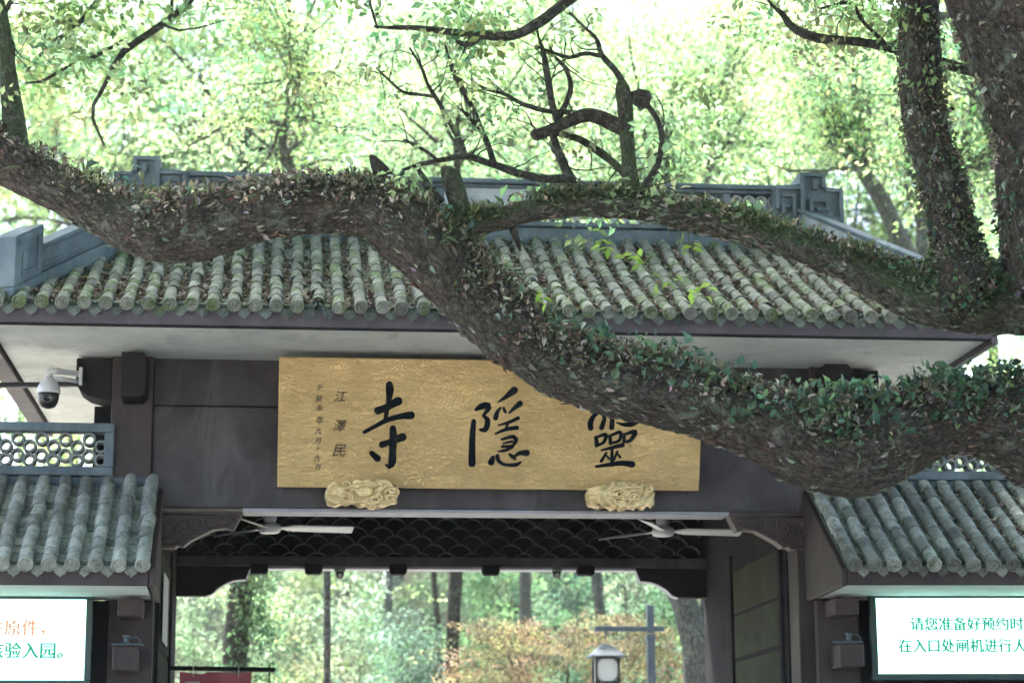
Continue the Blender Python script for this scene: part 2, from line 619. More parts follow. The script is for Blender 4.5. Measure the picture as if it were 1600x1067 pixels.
def leaves(name, P, D, U, L, W, C, mat, parent=None, fold=0.18, fine=False):
    """one mesh of folded rhombic leaves: P base, D direction, U up normal, L length, W half width, C colour"""
    P, D, U = np.asarray(P, float), unit(np.asarray(D, float)), np.asarray(U, float)
    n = len(P)
    S = unit(np.cross(D, U))
    U = np.cross(S, D)
    L = np.asarray(L)[:, None]*np.ones((n, 1))
    W = np.asarray(W)[:, None]*np.ones((n, 1))
    if fine:
        rr_ = np.random.default_rng(n)
        curl = rr_.uniform(-0.25, 0.45, (n, 1))*L
        a_, b2 = P+D*L*0.28+U*curl*0.25, P+D*L*0.66+U*curl*0.1
        V = np.stack([P, a_+S*W*0.95+U*W*fold*2, b2+S*W*0.8+U*W*fold*1.6, P+D*L-U*curl, b2-S*W*0.8+U*W*fold*1.6, a_-S*W*0.95+U*W*fold*2, P+D*L*0.47+U*curl*0.2], 1).reshape(-1, 3)
        i = np.arange(n)*7
        F = np.concatenate([np.stack([i+q, i+(q+1) % 6, i+6], -1) for q in range(6)])
        me = np_mesh(name, V, F, mat, False, None, np.repeat(np.asarray(C), 7, axis=0))
        return link(name, me, parent)
    m = P+D*L*0.45
    V = np.stack([P, m+S*W+U*W*fold*2, P+D*L-U*L*0.1, m-S*W+U*W*fold*2], 1).reshape(-1, 3)
    i = np.arange(n)*4
    F = np.concatenate([np.stack([i, i+1, i+2], -1), np.stack([i, i+2, i+3], -1)])
    me = np_mesh(name, V, F, mat, False, None, np.repeat(np.asarray(C), 4, axis=0))
    return link(name, me, parent)


def rand_unit(n, rng):
    return unit(rng.normal(size=(n, 3)))


def palette(n, rng, cols, jit=0.18):
    cols = np.array(cols)
    c = cols[rng.integers(0, len(cols), n)]
    return np.clip(c*(1+rng.normal(0, jit, (n, 1)))*(1+rng.normal(0, jit*0.3, (n, 3))), 0.004, 0.9)


# ------------------------------------------------------------------ ground, path, hillside
def grid_mesh(name, xs, ys, zf, mat):
    X, Y = np.meshgrid(xs, ys)
    Z = np.vectorize(zf)(X, Y)
    V = np.stack([X, Y, Z], -1).reshape(-1, 3)
    nx, ny = len(xs), len(ys)
    i = (np.arange(ny-1)[:, None]*nx+np.arange(nx-1)[None, :]).ravel()
    F = np.stack([i, i+1, i+nx+1, i+nx], -1)
    return link(name, np_mesh(name, V, F, mat))


g = MB().add([(-400, -300, 0), (400, -300, 0), (400, 700, 0), (-400, 700, 0)], [(0, 1, 2, 3)]).build('ground', 'paving')
tag(g, 'grey paved and earthen ground on both sides of the gate', 'ground', None, 'structure')


def hill_z(x, y):
    t = min(max((y-17)/24.0, 0), 1)
    t = t*t*(3-2*t)
    return 0.006+9.0*t+0.6*mnoise.noise(Vector((x*.12, y*.12, 3)))*t+(-0.3 if t <= 0 else 0)


h = grid_mesh('hillside', np.linspace(-60, 80, 71), np.concatenate([np.linspace(16, 45, 30), np.linspace(50, 110, 9)]), hill_z, 'grassy')
tag(h, 'wooded hillside rising beyond the gate', 'hillside', None, 'structure')

# ------------------------------------------------------------------ tile meshes shared by the roofs
def cover_tile_mesh(name, r, ln, mat, eave=False):
    """half-round tile lying along +y (up the slope), lower end at y=0"""
    mb = MB()
    seg = 9
    vs, fs = [], []
    prof = [(0.0, r*0.86), (0.0, r*1.03), (0.022, r*1.03), (0.03, r*0.965), (ln, r*0.94)]
    for y, rr in prof:
        for k in range(seg+1):
            a = math.radians(-12)+math.radians(204)*k/seg
            vs.append((rr*math.cos(a), y, rr*math.sin(a)))
    for i in range(len(prof)-1):
        for k in range(seg):
            a = i*(seg+1)+k
            fs.append((a, a+1, a+seg+2, a+seg+1))
    mb.add(vs, fs)
    if eave:
        rr = r*1.06
        s2 = 14
        pr = [(rr, 0.012), (rr, -0.012), (rr*0.84, -0.016), (rr*0.8, -0.007), (rr*0.55, -0.007), (rr*0.5, -0.014), (rr*0.34, -0.014), (rr*0.3, -0.005), (rr*0.12, -0.012)]
        vs, fs = [], []
        for q, (rad, y) in enumerate(pr):
            for k in range(s2):
                a = 2*math.pi*k/s2
                vs.append((rad*math.cos(a), y, rad*math.sin(a)))
        for i in range(len(pr)-1):
            for k in range(s2):
                k2 = (k+1) % s2
                fs.append((i*s2+k, (i+1)*s2+k, (i+1)*s2+k2, i*s2+k2))
        fs.append(tuple((len(pr)-1)*s2+k for k in range(s2)))
        mb.add(vs, fs)
    me = mb.mesh(name, mat)
    return me


def pan_tile_mesh(name, w, ln, mat):
    mb = MB()
    seg = 5
    vs, fs = [], []
    for y, dz in ((0.0, -0.018), (0.0, 0.012), (ln, -0.008)):
        for k in range(seg+1):
            t = -1+2*k/seg
            yy = y-(0.034*(1-t*t) if y == 0 else 0)
            vs.append((w/2*t, yy, 0.03*t*t+dz))
    for i in range(2):
        for k in range(seg):
            a = i*(seg+1)+k
            fs.append((a, a+1, a+seg+2, a+seg+1))
    mb.add(vs, fs)
    return mb.mesh(name, mat)


def drip_tile_mesh(name, w, mat):
    """eave pan tile with a pointed apron"""
    mb = MB()
    top = [(-w/2, 0.03), (-w/4, 0.008), (0, 0.0), (w/4, 0.008), (w/2, 0.03)]
    low = [(w/2, -0.006), (w*0.44, -0.04), (w*0.28, -0.062), (w*0.10, -0.072), (0, -0.086), (-w*0.10, -0.072), (-w*0.28, -0.062), (-w*0.44, -0.04), (-w/2, -0.006)]
    pts = [(x, -0.02+0.2*z, z) for x, z in top[::-1]]+[(x, -0.02+0.2*z, z) for x, z in low[::-1]]
    mb.prism(pts, (0, 0.014, 0))
    inner = [(x*0.68, -0.0255+0.2*(z*0.62-0.012), z*0.62-0.012) for x, z in (top[::-1]+low[::-1])]
    mb.prism(inner, (0, 0.006, 0))
    vs, fs = [], []
    for y in (0.0, 0.2):
        for x, z in top:
            vs.append((x, y-0.012, z-0.002))
    for k in range(4):
        fs.append((k, k+1, k+6, k+5))
    mb.add(vs, fs)
    return mb.mesh(name, mat)


def ring_mesh(name, ro, ri, dep, mat, seg=14, a0=0.0, a1=360.0):
    """short pipe section along y, front at y=0"""
    mb = MB()
    full = abs(a1-a0) >= 359.9
    n = seg if full else seg+1
    vs, fs = [], []
    for k in range(n):
        a = math.radians(a0+(a1-a0)*k/seg)
        c, s = math.cos(a), math.sin(a)
        vs += [(ro*c, 0, ro*s), (ri*c, 0, ri*s), (ri*c, dep, ri*s), (ro*c, dep, ro*s)]
    for k in range(seg):
        a, b = k*4, ((k+1) % n)*4
        fs += [(a, b, b+1, a+1), (a+1, b+1, b+2, a+2), (a+3, a+2, b+2, b+3), (b, a, a+3, b+3)]
    if not full:
        fs += [(0, 1, 2, 3), tuple((n-1)*4+i for i in (3, 2, 1, 0))]
    return mb.add(vs, fs).mesh(name, mat)


# ------------------------------------------------------------------ the gate
GX0, GX1 = -1.09, 4.43           # clear opening
WX0, WX1 = -1.11, 4.58           # plain wall above it
GY1 = 3.9                        # rear plane of the passage
gate = empty('temple_gate', (1.74, 1.9, 0), 'dark wooden temple gate with tiled roof, wide passage and gold name board', 'gate')


def bx(name, mat, x0, x1, y0, y1, z0, z1, parent=gate, bevel=0.008):
    return MB().box(x0, x1, y0, y1, z0, z1).build(name, mat, parent, False, bevel)


bx('wall_panel', 'panel', WX0, WX1, 0.0, 0.34, 3.992, 4.855)
bx('upper_beam', 'panel', WX0, WX1, 0.035, 0.34, 4.868, 5.30)
bx('lintel_underside', 'strip', -0.34, 3.84, 0.004, 0.338, 3.966, 3.990, gate, 0.003)
for s, (x0, x1) in enumerate(((-1.46, -1.114), (4.584, 4.90))):
    bx('post', 'wood', x0, x1, -0.045, 0.40, 0.0, 5.29)
# jambs behind the carved brackets
bx('jamb', 'wood', 4.425, 4.58, 0.02, 0.36, 0.0, 3.985)
bx('jamb', 'wood', -1.108, -1.075, 0.02, 0.36, 0.0, 3.985)

# carved corner brackets of the front
def carved_bracket(x_out, sgn, y0, y1, ztop, w, hgt, mat, carve=True):
    """x_out: outer (post) end; sgn: direction to the opening"""
    prof = [(0, 0), (0, -1.0), (0.26, -1.0), (0.30, -0.93), (0.36, -0.95), (0.44, -0.80), (0.55, -0.66), (0.68, -0.50), (0.82, -0.46), (0.90, -0.52), (1.0, -0.06), (0.985, 0)]
    pts = [(x_out+sgn*w*a, y0, ztop+hgt*b) for a, b in prof]
    if sgn < 0:
        pts = pts[::-1]
    o = MB().prism(pts, (0, y1-y0, 0)).build('carved_bracket', mat, gate)
    if carve:
        mb = MB()

        def scroll(cx, cz, r, turns, a0, dirn, rad):
            P, R = [], []
            n = int(16*turns)
            for i in range(n+1):
                t = i/n
                a = a0+dirn*turns*2*math.pi*t
                rr = r*(1-0.86*t)
                P.append((x_out+sgn*w*cx+sgn*rr*math.cos(a), y0-0.004, ztop+hgt*cz+rr*math.sin(a)))
                R.append(rad*(1-0.45*t))
            mb.tube(P, R, 5)
        for cx, cz, r, tn, a0, dr in ((0.2, -0.5, .085, 1.6, 2.2, 1), (0.36, -0.42, .07, 1.4, 5.4, -1), (0.5, -0.34, .07, 1.6, 2.5, 1), (0.66, -0.28, .055, 1.4, 5.6, -1), (0.8, -0.24, .05, 1.3, 2.4, 1), (0.12, -0.78, .05, 1.3, 0.4, 1), (0.9, -0.2, .035, 1.2, 5.2, -1)):
            scroll(cx, cz, r, tn, a0, dr, 0.013)
        edge = [(x_out+sgn*w*a, y0-0.003, ztop+hgt*b) for a, b in [(0.06, -.1), (0.06, -.9), (0.24, -0.9), (0.42, -0.7), (0.55, -0.57), (0.68, -0.42), (0.86, -0.40), (0.93, -0.1), (0.06, -0.1)]]
        mb.tube(edge, 0.009, 4)
        mb.build('carving', mat, o, True)
    return o


carved_bracket(-1.10, 1, 0.0, 0.16, 3.965, 0.76, 0.315, 'carved')
carved_bracket(4.57, -1, 0.0, 0.16, 3.985, 0.74, 0.315, 'carved')

# passage: side walls with plank panels, ceiling, rear frame
for sx, xw in ((1, GX0+0.02), (-1, GX1-0.02)):
    w = bx('passage_wall', 'dark', min(xw, xw-sx*0.25), max(xw, xw-sx*0.25), 0.37, GY1+0.2, 0.0, 4.62, gate, 0)
    for z0, z1 in ((0.2, 1.5), (1.53, 2.86), (2.90, 3.30), (3.33, 3.74)):
        xa, xb = sorted((xw+sx*0.012, xw-sx*0.005))
        MB().box(xa, xb, 0.62, 2.55, z0, z1).build('panel', 'door', w, False, 0.006)
    xa, xb = sorted((xw+sx*0.03, xw-sx*0.01))
    MB().box(xa, xb, 0.50, 0.60, 0, 3.74).build('stile', 'dark', w, False, 0.006)
    MB().box(xa, xb, 2.60, 2.85, 0, 3.9).build('stile', 'dark', w, False, 0.006)
bx('passage_ceiling', 'dark', GX0-0.2, GX1+0.2, 0.345, GY1+0.2, 4.60, 4.70, gate, 0)
rear_beam = bx('rear_beam', 'panel', GX0+0.02, GX1-0.02, GY1, GY1+0.22, 3.915, 4.02)
bx('rear_beam_underside', 'strip', -0.32, 3.66, GY1+0.005, GY1+0.215, 3.888, 3.913, gate, 0.002)
transom = bx('transom', 'dark', GX0+0.02, GX1-0.02, GY1+0.12, GY1+0.2, 4.022, 4.60, gate, 0)
arc = ring_mesh('arc_tile', 0.134, 0.1295, 0.10, 'arc', 12, 22, 158)
for row in range(7):
    for k in range(-1, 21):
        x = GX0+0.10+0.268*k+(0.134 if row % 2 else 0)
        if GX0+0.12 < x < GX1-0.12:
            link('arc_tile', arc, transom, (x, GY1+0.02, 3.93+0.0885*row))
# rear bracket silhouettes
for sg, xo in ((1, GX0+0.02), (-1, GX1-0.02)):
    prof = [(0, 0), (0, -0.30), (0.30, -0.30), (0.36, -0.28), (0.42, -0.22), (0.50, -0.17), (0.58, -0.14), (0.66, -0.13), (0.70, -0.13), (0.75, 0.0)]
    pts = [(xo+sg*a, GY1+0.02, 3.913+b) for a, b in prof]
    if sg < 0:
        pts = pts[::-1]
    b_ = MB().prism(pts, (0, 0.16, 0)).build('rear_bracket', 'dark', gate)
    rim = MB()
    for (a, b), (c, d) in zip(prof[2:-1], prof[3:]):
        q = [(xo+sg*a, GY1+0.03, 3.913+b-0.001), (xo+sg*c, GY1+0.03, 3.913+d-0.001), (xo+sg*c, GY1+0.17, 3.913+d-0.001), (xo+sg*a, GY1+0.17, 3.913+b-0.001)]
        rim.prism(q if sg > 0 else q[::-1], (0, 0, -0.008))
    rim.build('pale_rim', 'strip', b_)
for px in (405, 490, 622, 767, 915):
    c = at(px, 892, GY1-0.05)
    prof = [(-0.09, 0), (-0.09, -0.07), (-0.07, -0.098), (0.07, -0.098), (0.09, -0.07), (0.09, 0)]
    MB().prism([(c[0]+a, GY1-0.10, 3.925+b) for a, b in prof], (0, 0.14, 0)).build('door_peg', 'dark', gate, False, 0.004)

# beam heads under the eave
def beam_head(x0, x1, y0, y1, z0, z1, ch):
    p = [(x0, y0, z0), (x1-ch, y0, z0), (x1, y0, z0+ch), (x1, y0, z1-ch), (x1-ch, y0, z1), (x0, y0, z1)]
    MB().prism(p, (0, y1-y0, 0)).build('beam_head', 'dark', gate, False, 0.006)


beam_head(-1.36, -1.15, -0.42, 0.03, 4.86, 5.235, 0.04)
beam_head(4.62, 4.86, -0.42, 0.03, 4.86, 5.225, 0.04)
for sg, x0 in ((-1, -1.462), (1, 4.902)):
    prof = [(0, 0.36), (0.30, 0.36), (0.30, 0.15), (0.27, 0.09), (0.20, 0.04), (0.10, 0.012), (0, 0.0)]
    p = [(x0+sg*a, -0.04, 4.89+b) for a, b in prof]
    if sg > 0:
        p = p[::-1]
    MB().prism(p, (0, 0.36, 0)).build('cross_beam_head', 'dark', gate, False, 0.006)
bx('side_rail', 'dark', -1.63, -1.47, 0.30, 0.42, 4.2, 4.90)
bx('side_rail', 'dark', 4.91, 5.06, 0.30, 0.42, 4.2, 4.90)

# main roof
EX0, EX1, EY = -2.36, 5.80, -1.30         # eave ends and eave line
RX0, RX1, RY = -1.27, 4.80, 0.86          # ridge ends and ridge line
EZ, RZ = 5.445, 6.60
BY = 3.95                                 # rear eave


def roof_z(y):
    t = (y-EY)/(RY-EY)
    return EZ+(RZ-EZ)*(0.86*t+0.14*t*t)


def roof_slope(y):
    t = (y-EY)/(RY-EY)
    return math.atan((RZ-EZ)/(RY-EY)*(0.86+0.28*t))


mb = MB()
ys = np.linspace(EY, RY, 9)
vs, fs = [], []
for y in ys:
    t = (y-EY)/(RY-EY)
    vs += [(EX0+(RX0-EX0)*t, y, roof_z(y)-0.03), (EX1+(RX1-EX1)*t, y, roof_z(y)-0.03)]
for i in range(len(ys)-1):
    fs.append((2*i, 2*i+1, 2*i+3, 2*i+2))
mb.add(vs, fs)
n = 2*len(ys)
tl, tr = n-2, n-1
mb.v += [(EX0, BY, EZ-0.03), (EX1, BY, EZ-0.03), (EX0+0.01, EY+0.01, EZ-0.10), (EX1-0.01, EY+0.01, EZ-0.10), (EX1-0.01, BY-0.01, EZ-0.10), (EX0+0.01, BY-0.01, EZ-0.10)]
mb.f += [(tl, tr, n+1, n), tuple([n]+[2*i for i in range(len(ys))])[::-1], tuple([2*i+1 for i in range(len(ys))]+[n+1])[::-1],
         (n+2, n+5, n+4, n+3), (0, n+2, n+3, 1), (0, n, n+5, n+2), (1, n+3, n+4, n+1), (n, n+1, n+4, n+5)]
roof = mb.build('roof', 'pan', gate)
# soffit, fascia boards
MB().box(EX0+0.02, EX1-0.02, EY+0.03, BY, 5.272, 5.315).build('soffit', 'plaster', gate)
fz0, fz1 = 5.262, 5.415
bx('fascia_board', 'fascia', EX0, EX1, EY-0.012, EY+0.022, fz0+0.012, fz1, gate, 0.004)
bx('fascia_bead', 'dark', EX0+0.005, EX1-0.005, EY-0.004, EY+0.03, fz0-0.004, fz0+0.009, gate, 0.0)
for x0, x1 in ((EX0-0.16, EX0-0.003), (EX1+0.003, EX1+0.06)):
    bx('fascia_board', 'fascia', x0, x1, EY-0.010, BY, fz0-0.03, fz1-0.004, gate, 0.004)

TR = 0.053
SP = 0.1675
ncol = int((EX1-EX0-0.06)/SP)
LN = 0.232
m_cover = cover_tile_mesh('cover_tile', TR, LN+0.03, 'tile_main')
m_eave = cover_tile_mesh('eave_tile', TR, LN+0.03, 'tile_main', True)
m_drip = drip_tile_mesh('drip_tile', SP*0.66, 'pan')
stuff = MB()
rest = MB()
pan_acc = MB()


def mesh_into(acc, me, mw):
    acc.add([tuple(mw @ v.co) for v in me.vertices], [tuple(p.vertices) for p in me.polygons])


def hip_y(x):
    """y where the hip line stops a tile column at x"""
    if x < RX0:
        return EY+(RY-EY)*(x-EX0)/(RX0-EX0)
    if x > RX1:
        return EY+(RY-EY)*(EX1-x)/(EX1-RX1)
    return RY


m_pan = pan_tile_mesh('pan_tile', SP*0.9, 0.2, 'pan')
cols_x = [EX0+0.10+SP*i for i in range(ncol+1)]
cand = []
for i, x in enumerate(cols_x):
    y, row = EY-0.085, 0
    top = hip_y(x)-0.03
    while y < top and row < 12:
        sl = roof_slope(y)
        cand.append((row, i, x, y, sl))
        y += LN*math.cos(sl)
        row += 1
n_ind = 0
for row, i, x, y, sl in sorted(cand):
    broken = row == 0 and i in (15, 24)
    j = random.gauss(0, 1)
    loc = Vector((x+0.004*j, y+(0.0 if not broken else 0.11), roof_z(y)+0.022+0.002*j+(0.05*(0 if not broken else 1))))
    rot = (sl+0.012*random.gauss(0, 1), 0.05*random.gauss(0, 1), 0.018*random.gauss(0, 1))
    me = m_eave if row == 0 and not broken else m_cover
    if row == 0 or n_ind < 300:
        link('eave_tile' if me is m_eave else 'cover_tile', me, roof, loc, rot)
        n_ind += row > 0
    else:
        from mathutils import Euler
        mesh_into(rest, me, Matrix.Translation(loc) @ Euler(rot).to_matrix().to_4x4())
rest.build('cover_tile', 'tile_main', roof)['kind'] = 'stuff'
for i, x in enumerate(cols_x[:-1]):
    xm = x+SP/2
    link('drip_tile', m_drip, roof, (xm, EY-0.012, roof_z(EY)-0.028+random.gauss(0, .003)), (roof_slope(EY)*0.5+0.06*random.gauss(0, 1), 0.05*random.gauss(0, 1), 0.03*random.gauss(0, 1)))
    y = EY+0.05
    while y < hip_y(xm)-0.05:
        sl = roof_slope(y)
        mesh_into(pan_acc, m_pan, Matrix.Translation((xm, y, roof_z(y)-0.012)) @ Matrix.Rotation(sl+0.04, 4, 'X'))
        y += 0.13
pan_acc.build('pan_tile', 'pan', roof)['kind'] = 'stuff'

# ridge with lattice
ridge = MB().box(RX0-0.05, RX1+0.05, RY-0.10, RY+0.10, RZ-0.16, RZ+0.105).build('ridge', 'ridge', gate, False, 0.01)
MB().box(RX0-0.05, RX1+0.05, RY-0.135, RY+0.135, RZ+0.108, RZ+0.148).build('moulding', 'ridge', ridge, False, 0.008)
MB().box(RX0-0.05, RX1+0.05, RY-0.145, RY+0.145, RZ+0.505, RZ+0.55).build('coping', 'ridge', ridge, False, 0.008)
MB().box(RX0-0.05, RX1+0.05, RY-0.105, RY+0.105, RZ+0.472, RZ+0.503).build('coping_bed', 'ridge', ridge, False, 0.006)
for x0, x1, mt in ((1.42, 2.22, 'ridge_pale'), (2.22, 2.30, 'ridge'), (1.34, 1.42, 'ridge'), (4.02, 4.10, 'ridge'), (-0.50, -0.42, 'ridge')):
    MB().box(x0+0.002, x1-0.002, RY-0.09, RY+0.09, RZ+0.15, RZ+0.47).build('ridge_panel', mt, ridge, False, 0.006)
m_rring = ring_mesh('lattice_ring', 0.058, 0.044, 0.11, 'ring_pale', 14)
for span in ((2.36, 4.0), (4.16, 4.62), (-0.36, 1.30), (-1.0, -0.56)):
    x = span[0]
    k = 0
    while x < span[1]:
        link('lattice_ring', m_rring, ridge, (x, RY-0.055, RZ+0.208))
        link('lattice_ring', m_rring, ridge, (x+0.059, RY-0.055, RZ+0.309))
        link('lattice_ring', m_rring, ridge, (x, RY-0.055, RZ+0.41))
        x += 0.118


def fret(parent_mat, cx, y0, y1, z0, sgn, scale, parent, name='scroll_ornament', rot=None):
    """stepped key-fret end ornament: stacked blocks with raised fret bars"""
    prof = [(-0.30, 0.0), (0.30, 0.0), (0.33, 0.08), (0.33, 0.40), (0.17, 0.42), (0.17, 0.54), (-0.06, 0.54), (-0.06, 0.44), (-0.30, 0.42)]
    pts = [(cx+sgn*scale*a, y0, z0+scale*b) for a, b in prof]
    if sgn < 0:
        pts = pts[::-1]
    o = MB().prism(pts, (0, y1-y0, 0)).build(name, parent_mat, parent, False, 0.008)
    bars = [(-0.06, 0.17, 0.50, 0.535), (0.135, 0.17, 0.40, 0.50), (0.17, 0.325, 0.365, 0.395), (0.29, 0.325, 0.10, 0.365), (0.02, 0.29, 0.10, 0.135), (0.02, 0.055, 0.135, 0.30), (0.055, 0.2, 0.27, 0.30), (0.165, 0.2, 0.19, 0.27), (0.09, 0.165, 0.19, 0.215), (-0.06, -0.02, 0.04, 0.50),
            (-0.28, -0.06, 0.38, 0.41), (-0.28, -0.25, 0.20, 0.38), (-0.22, -0.1, 0.31, 0.335), (-0.13, -0.1, 0.06, 0.31), (-0.23, -0.13, 0.06, 0.09), (-0.23, -0.2, 0.09, 0.24), (-0.2, -0.16, 0.215, 0.24),
            (0.055, 0.10, 0.385, 0.47), (0.10, 0.125, 0.42, 0.445)]
    mb = MB()
    for a0, a1, b0, b1 in bars:
        xa, xb = sorted((cx+sgn*scale*a0, cx+sgn*scale*a1))
        mb.box(xa+0.001, xb-0.001, y0-0.038, y0+0.002, z0+scale*b0+0.001, z0+scale*b1-0.001)
    mb.build('fret_bars', parent_mat, o)
    return o


fret('ridge', 4.80, RY-0.15, RY+0.15, RZ+0.10, 1, 1.06, ridge)
fret('ridge', -1.22, RY-0.15, RY+0.15, RZ+0.10, -1, 1.06, ridge)

# hip ridges: sloping wall with coping and an end ornament
for sg, (xa, xb) in ((-1, (RX0+0.04, EX0+0.10)), (1, (RX1-0.04, EX1-0.10))):
    A = np.array([xa, RY-0.06, RZ+0.02])
    B = np.array([xb, EY+0.12, EZ+0.03])
    d = B-A
    nrm = np.cross(d, (0, 0, 1))
    nrm /= np.linalg.norm(nrm)

    def slab(t0, t1, z0, z1, hw, name, mat, par, bev=0.006):
        p, q = A+d*t0, A+d*t1
        P = [p+nrm*hw+(0, 0, z0), q+nrm*hw+(0, 0, z0), q+nrm*hw+(0, 0, z1), p+nrm*hw+(0, 0, z1)]
        if True:
            return MB().prism(P, tuple(-2*hw*nrm)).build(name, mat, par, False, bev)
    hr = slab(0, 1.0, -0.14, 0.10, 0.11, 'hip_ridge', 'ridge', gate)
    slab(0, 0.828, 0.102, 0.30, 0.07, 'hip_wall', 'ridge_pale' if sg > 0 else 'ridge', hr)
    slab(0, 0.828, 0.302, 0.345, 0.10, 'hip_coping', 'ridge', hr)
    slab(0.52, 0.826, 0.14, 0.18, 0.082, 'hip_band', 'ridge', hr)
    orn = slab(0.83, 1.0, 0.104, 0.52, 0.12, 'hip_ornament', 'ridge', hr)
    slab(0.845, 0.985, 0.44, 0.49, 0.135, 'fret_bar', 'ridge', hr, 0.002)
    slab(0.845, 0.87, 0.16, 0.435, 0.135, 'fret_bar', 'ridge', hr, 0.002)
    slab(0.873, 0.96, 0.16, 0.20, 0.135, 'fret_bar', 'ridge', hr, 0.002)
    slab(0.935, 0.96, 0.205, 0.36, 0.135, 'fret_bar', 'ridge', hr, 0.002)
    slab(0.895, 0.932, 0.32, 0.36, 0.135, 'fret_bar', 'ridge', hr, 0.002)

# ------------------------------------------------------------------ side wings
def side_wing(sgn, origin, splay, length, sp, label):
    """local frame: x runs outward from the gate post, y back, built with sgn = -1 (left) or +1 (right)"""
    w = bpy.data.objects.new('side_wing', None)
    COL.objects.link(w)
    w.location = origin
    w.rotation_euler = (0, 0, splay)
    tag(w, label, 'gatehouse', 'low tiled wings flanking the gate')

    def X(a, b):
        return (a, b) if sgn > 0 else (-b, -a)

    def wb(name, mat, a, b, y0, y1, z0, z1, par=w, bev=0.008):
        x0, x1 = X(a, b)
        return MB().box(x0, x1, y0, y1, z0, z1).build(name, mat, par, False, bev)
    ey, ty, ez, tz = -1.42, -0.06, 3.375, 4.17
    sl = math.atan((tz-ez)/(ty-ey))
    # roof deck
    x0, x1 = X(0.0, length)
    rf = MB().add([(x0, ey, ez-0.03), (x1, ey, ez-0.03), (x1, ty+0.05, tz), (x0, ty+0.05, tz), (x0, ey, ez-0.09), (x1, ey, ez-0.09), (x1, ty+0.05, tz-0.09), (x0, ty+0.05, tz-0.09)],
                  [(0, 1, 2, 3), (7, 6, 5, 4), (0, 4, 5, 1), (1, 5, 6, 2), (2, 6, 7, 3), (3, 7, 4, 0)]).build('roof', 'pan', w)
    r, ln = 0.057, 0.215
    mc = cover_tile_mesh('cover_tile', r, ln+0.03, 'tile_wing')
    mev = cover_tile_mesh('eave_tile', r, ln+0.03, 'tile_wing', True)
    mp = pan_tile_mesh('pan_tile', sp*0.92, 0.2, 'pan_wing')
    md = drip_tile_mesh('drip_tile', sp*0.66, 'pan_wing')
    k = 0
    a = 0.05
    while a < length-0.05:
        x = sgn*a
        y = ey-0.075
        row = 0
        while y < ty-0.06:
            z = ez+(y-ey)*math.tan(sl)+0.018
            link('eave_tile' if row == 0 else 'cover_tile', mev if row == 0 else mc, rf, (x+random.gauss(0, .002), y, z+random.gauss(0, .0015)),
                 (sl+0.008*random.gauss(0, 1), 0.04*random.gauss(0, 1), 0.012*random.gauss(0, 1)))
            y += ln*math.cos(sl)
            row += 1
        xm = sgn*(a+sp/2)
        link('drip_tile', md, rf, (xm, ey-0.012, ez-0.03), (sl*0.5+0.04*random.gauss(0, 1), 0.04*random.gauss(0, 1), 0))
        y = ey+0.05
        while y < ty-0.06:
            link('pan_tile', mp, rf, (xm+random.gauss(0, .003), y, ez+(y-ey)*math.tan(sl)-0.012), (sl+0.05+0.02*random.gauss(0, 1), 0.03*random.gauss(0, 1), 0.03*random.gauss(0, 1)))
            y += 0.125
        a += sp
        k += 1
    # flat verge strip on the wall behind the tiles
    wb('flashing', 'ridge', 0.0, length, -0.05, 0.02, 4.10, 4.235)
    # lattice wall on top
    lw = wb('lattice_wall', 'ridge', 0.37, length, -0.09, 0.07, 4.24, 4.315)
    wb('lattice_rail', 'ridge', 0.37, length, -0.09, 0.07, 4.61, 4.685, lw)
    wb('lattice_stile', 'ridge', 0.37, 0.45, -0.088, 0.068, 4.317, 4.608, lw)
    mr = ring_mesh('lattice_ring', 0.057, 0.036, 0.13, 'ring', 14)
    zz = (4.34, 4.415, 4.49, 4.565)
    a = 0.48
    k = 0
    while a < length-0.1:
        for j, z in enumerate(zz):
            if (k+j) % 2 == 0:
                lo = z < 4.36
                link('lattice_ring', mr, lw, (sgn*a, -0.055, z+0.0+(0.034 if lo else 0) - (0.012 if z > 4.56 else 0)))
        a += 0.098
        k += 1
    # fascia, soffit, gable board, wall below
    wb('fascia_board', 'wood', 0.0, length, ey-0.01, ey+0.03, 3.195, 3.325)
    wb('soffit', 'plaster', 0.02, length, ey+0.035, -0.09, 3.20, 3.24, w, 0)
    p = [(0, ey-0.012, 3.19), (0, ey-0.012, 3.33), (0, ty+0.05, tz-0.02), (0, ty+0.05, 3.19)]
    off = 0.045
    pts = [(-sgn*0.002, b, c) for _, b, c in p]
    MB().prism(pts if sgn < 0 else pts[::-1], (-sgn*off, 0, 0)).build('gable_board', 'wood', w, False, 0.006)
    wb('wall', 'dark', 0.05, length, -0.085, 0.15, 0.0, 3.198, w, 0)
    pil = wb('pilaster', 'wood', 0.0, 0.36, -0.20, -0.09, 0.0, 3.19)
    wb('corbel', 'wood', 0.07, 0.27, -0.62, -0.202, 3.03, 3.17, pil)
    wb('corbel', 'wood', 0.10, 0.30, -0.62, -0.202, 2.60, 2.79, pil)
    wb('corbel', 'wood', 0.12, 0.36, -0.62, -0.202, 1.2, 1.4, pil)
    cl = MB()
    P0 = np.array([sgn*0.14, -0.5, 2.852])
    cl.box(min(sgn*.06, sgn*.31), max(sgn*.06, sgn*.31), -0.56, -0.53, 2.80, 2.815)
    cl.lathe([(0.05, 0), (0.05, 0.02), (0.02, 0.035), (0.018, 0.07), (0.03, 0.075), (0.03, 0.09)], (sgn*0.2, -0.5, 2.795), 10)
    cl.tube([(sgn*0.2+0.05*math.cos(t)+0.06, -0.46, 2.84+0.035*math.sin(t)) for t in np.linspace(0, 6.28, 14)], 0.006, 5)
    cl.build('clamp', 'metal', pil)
    return w


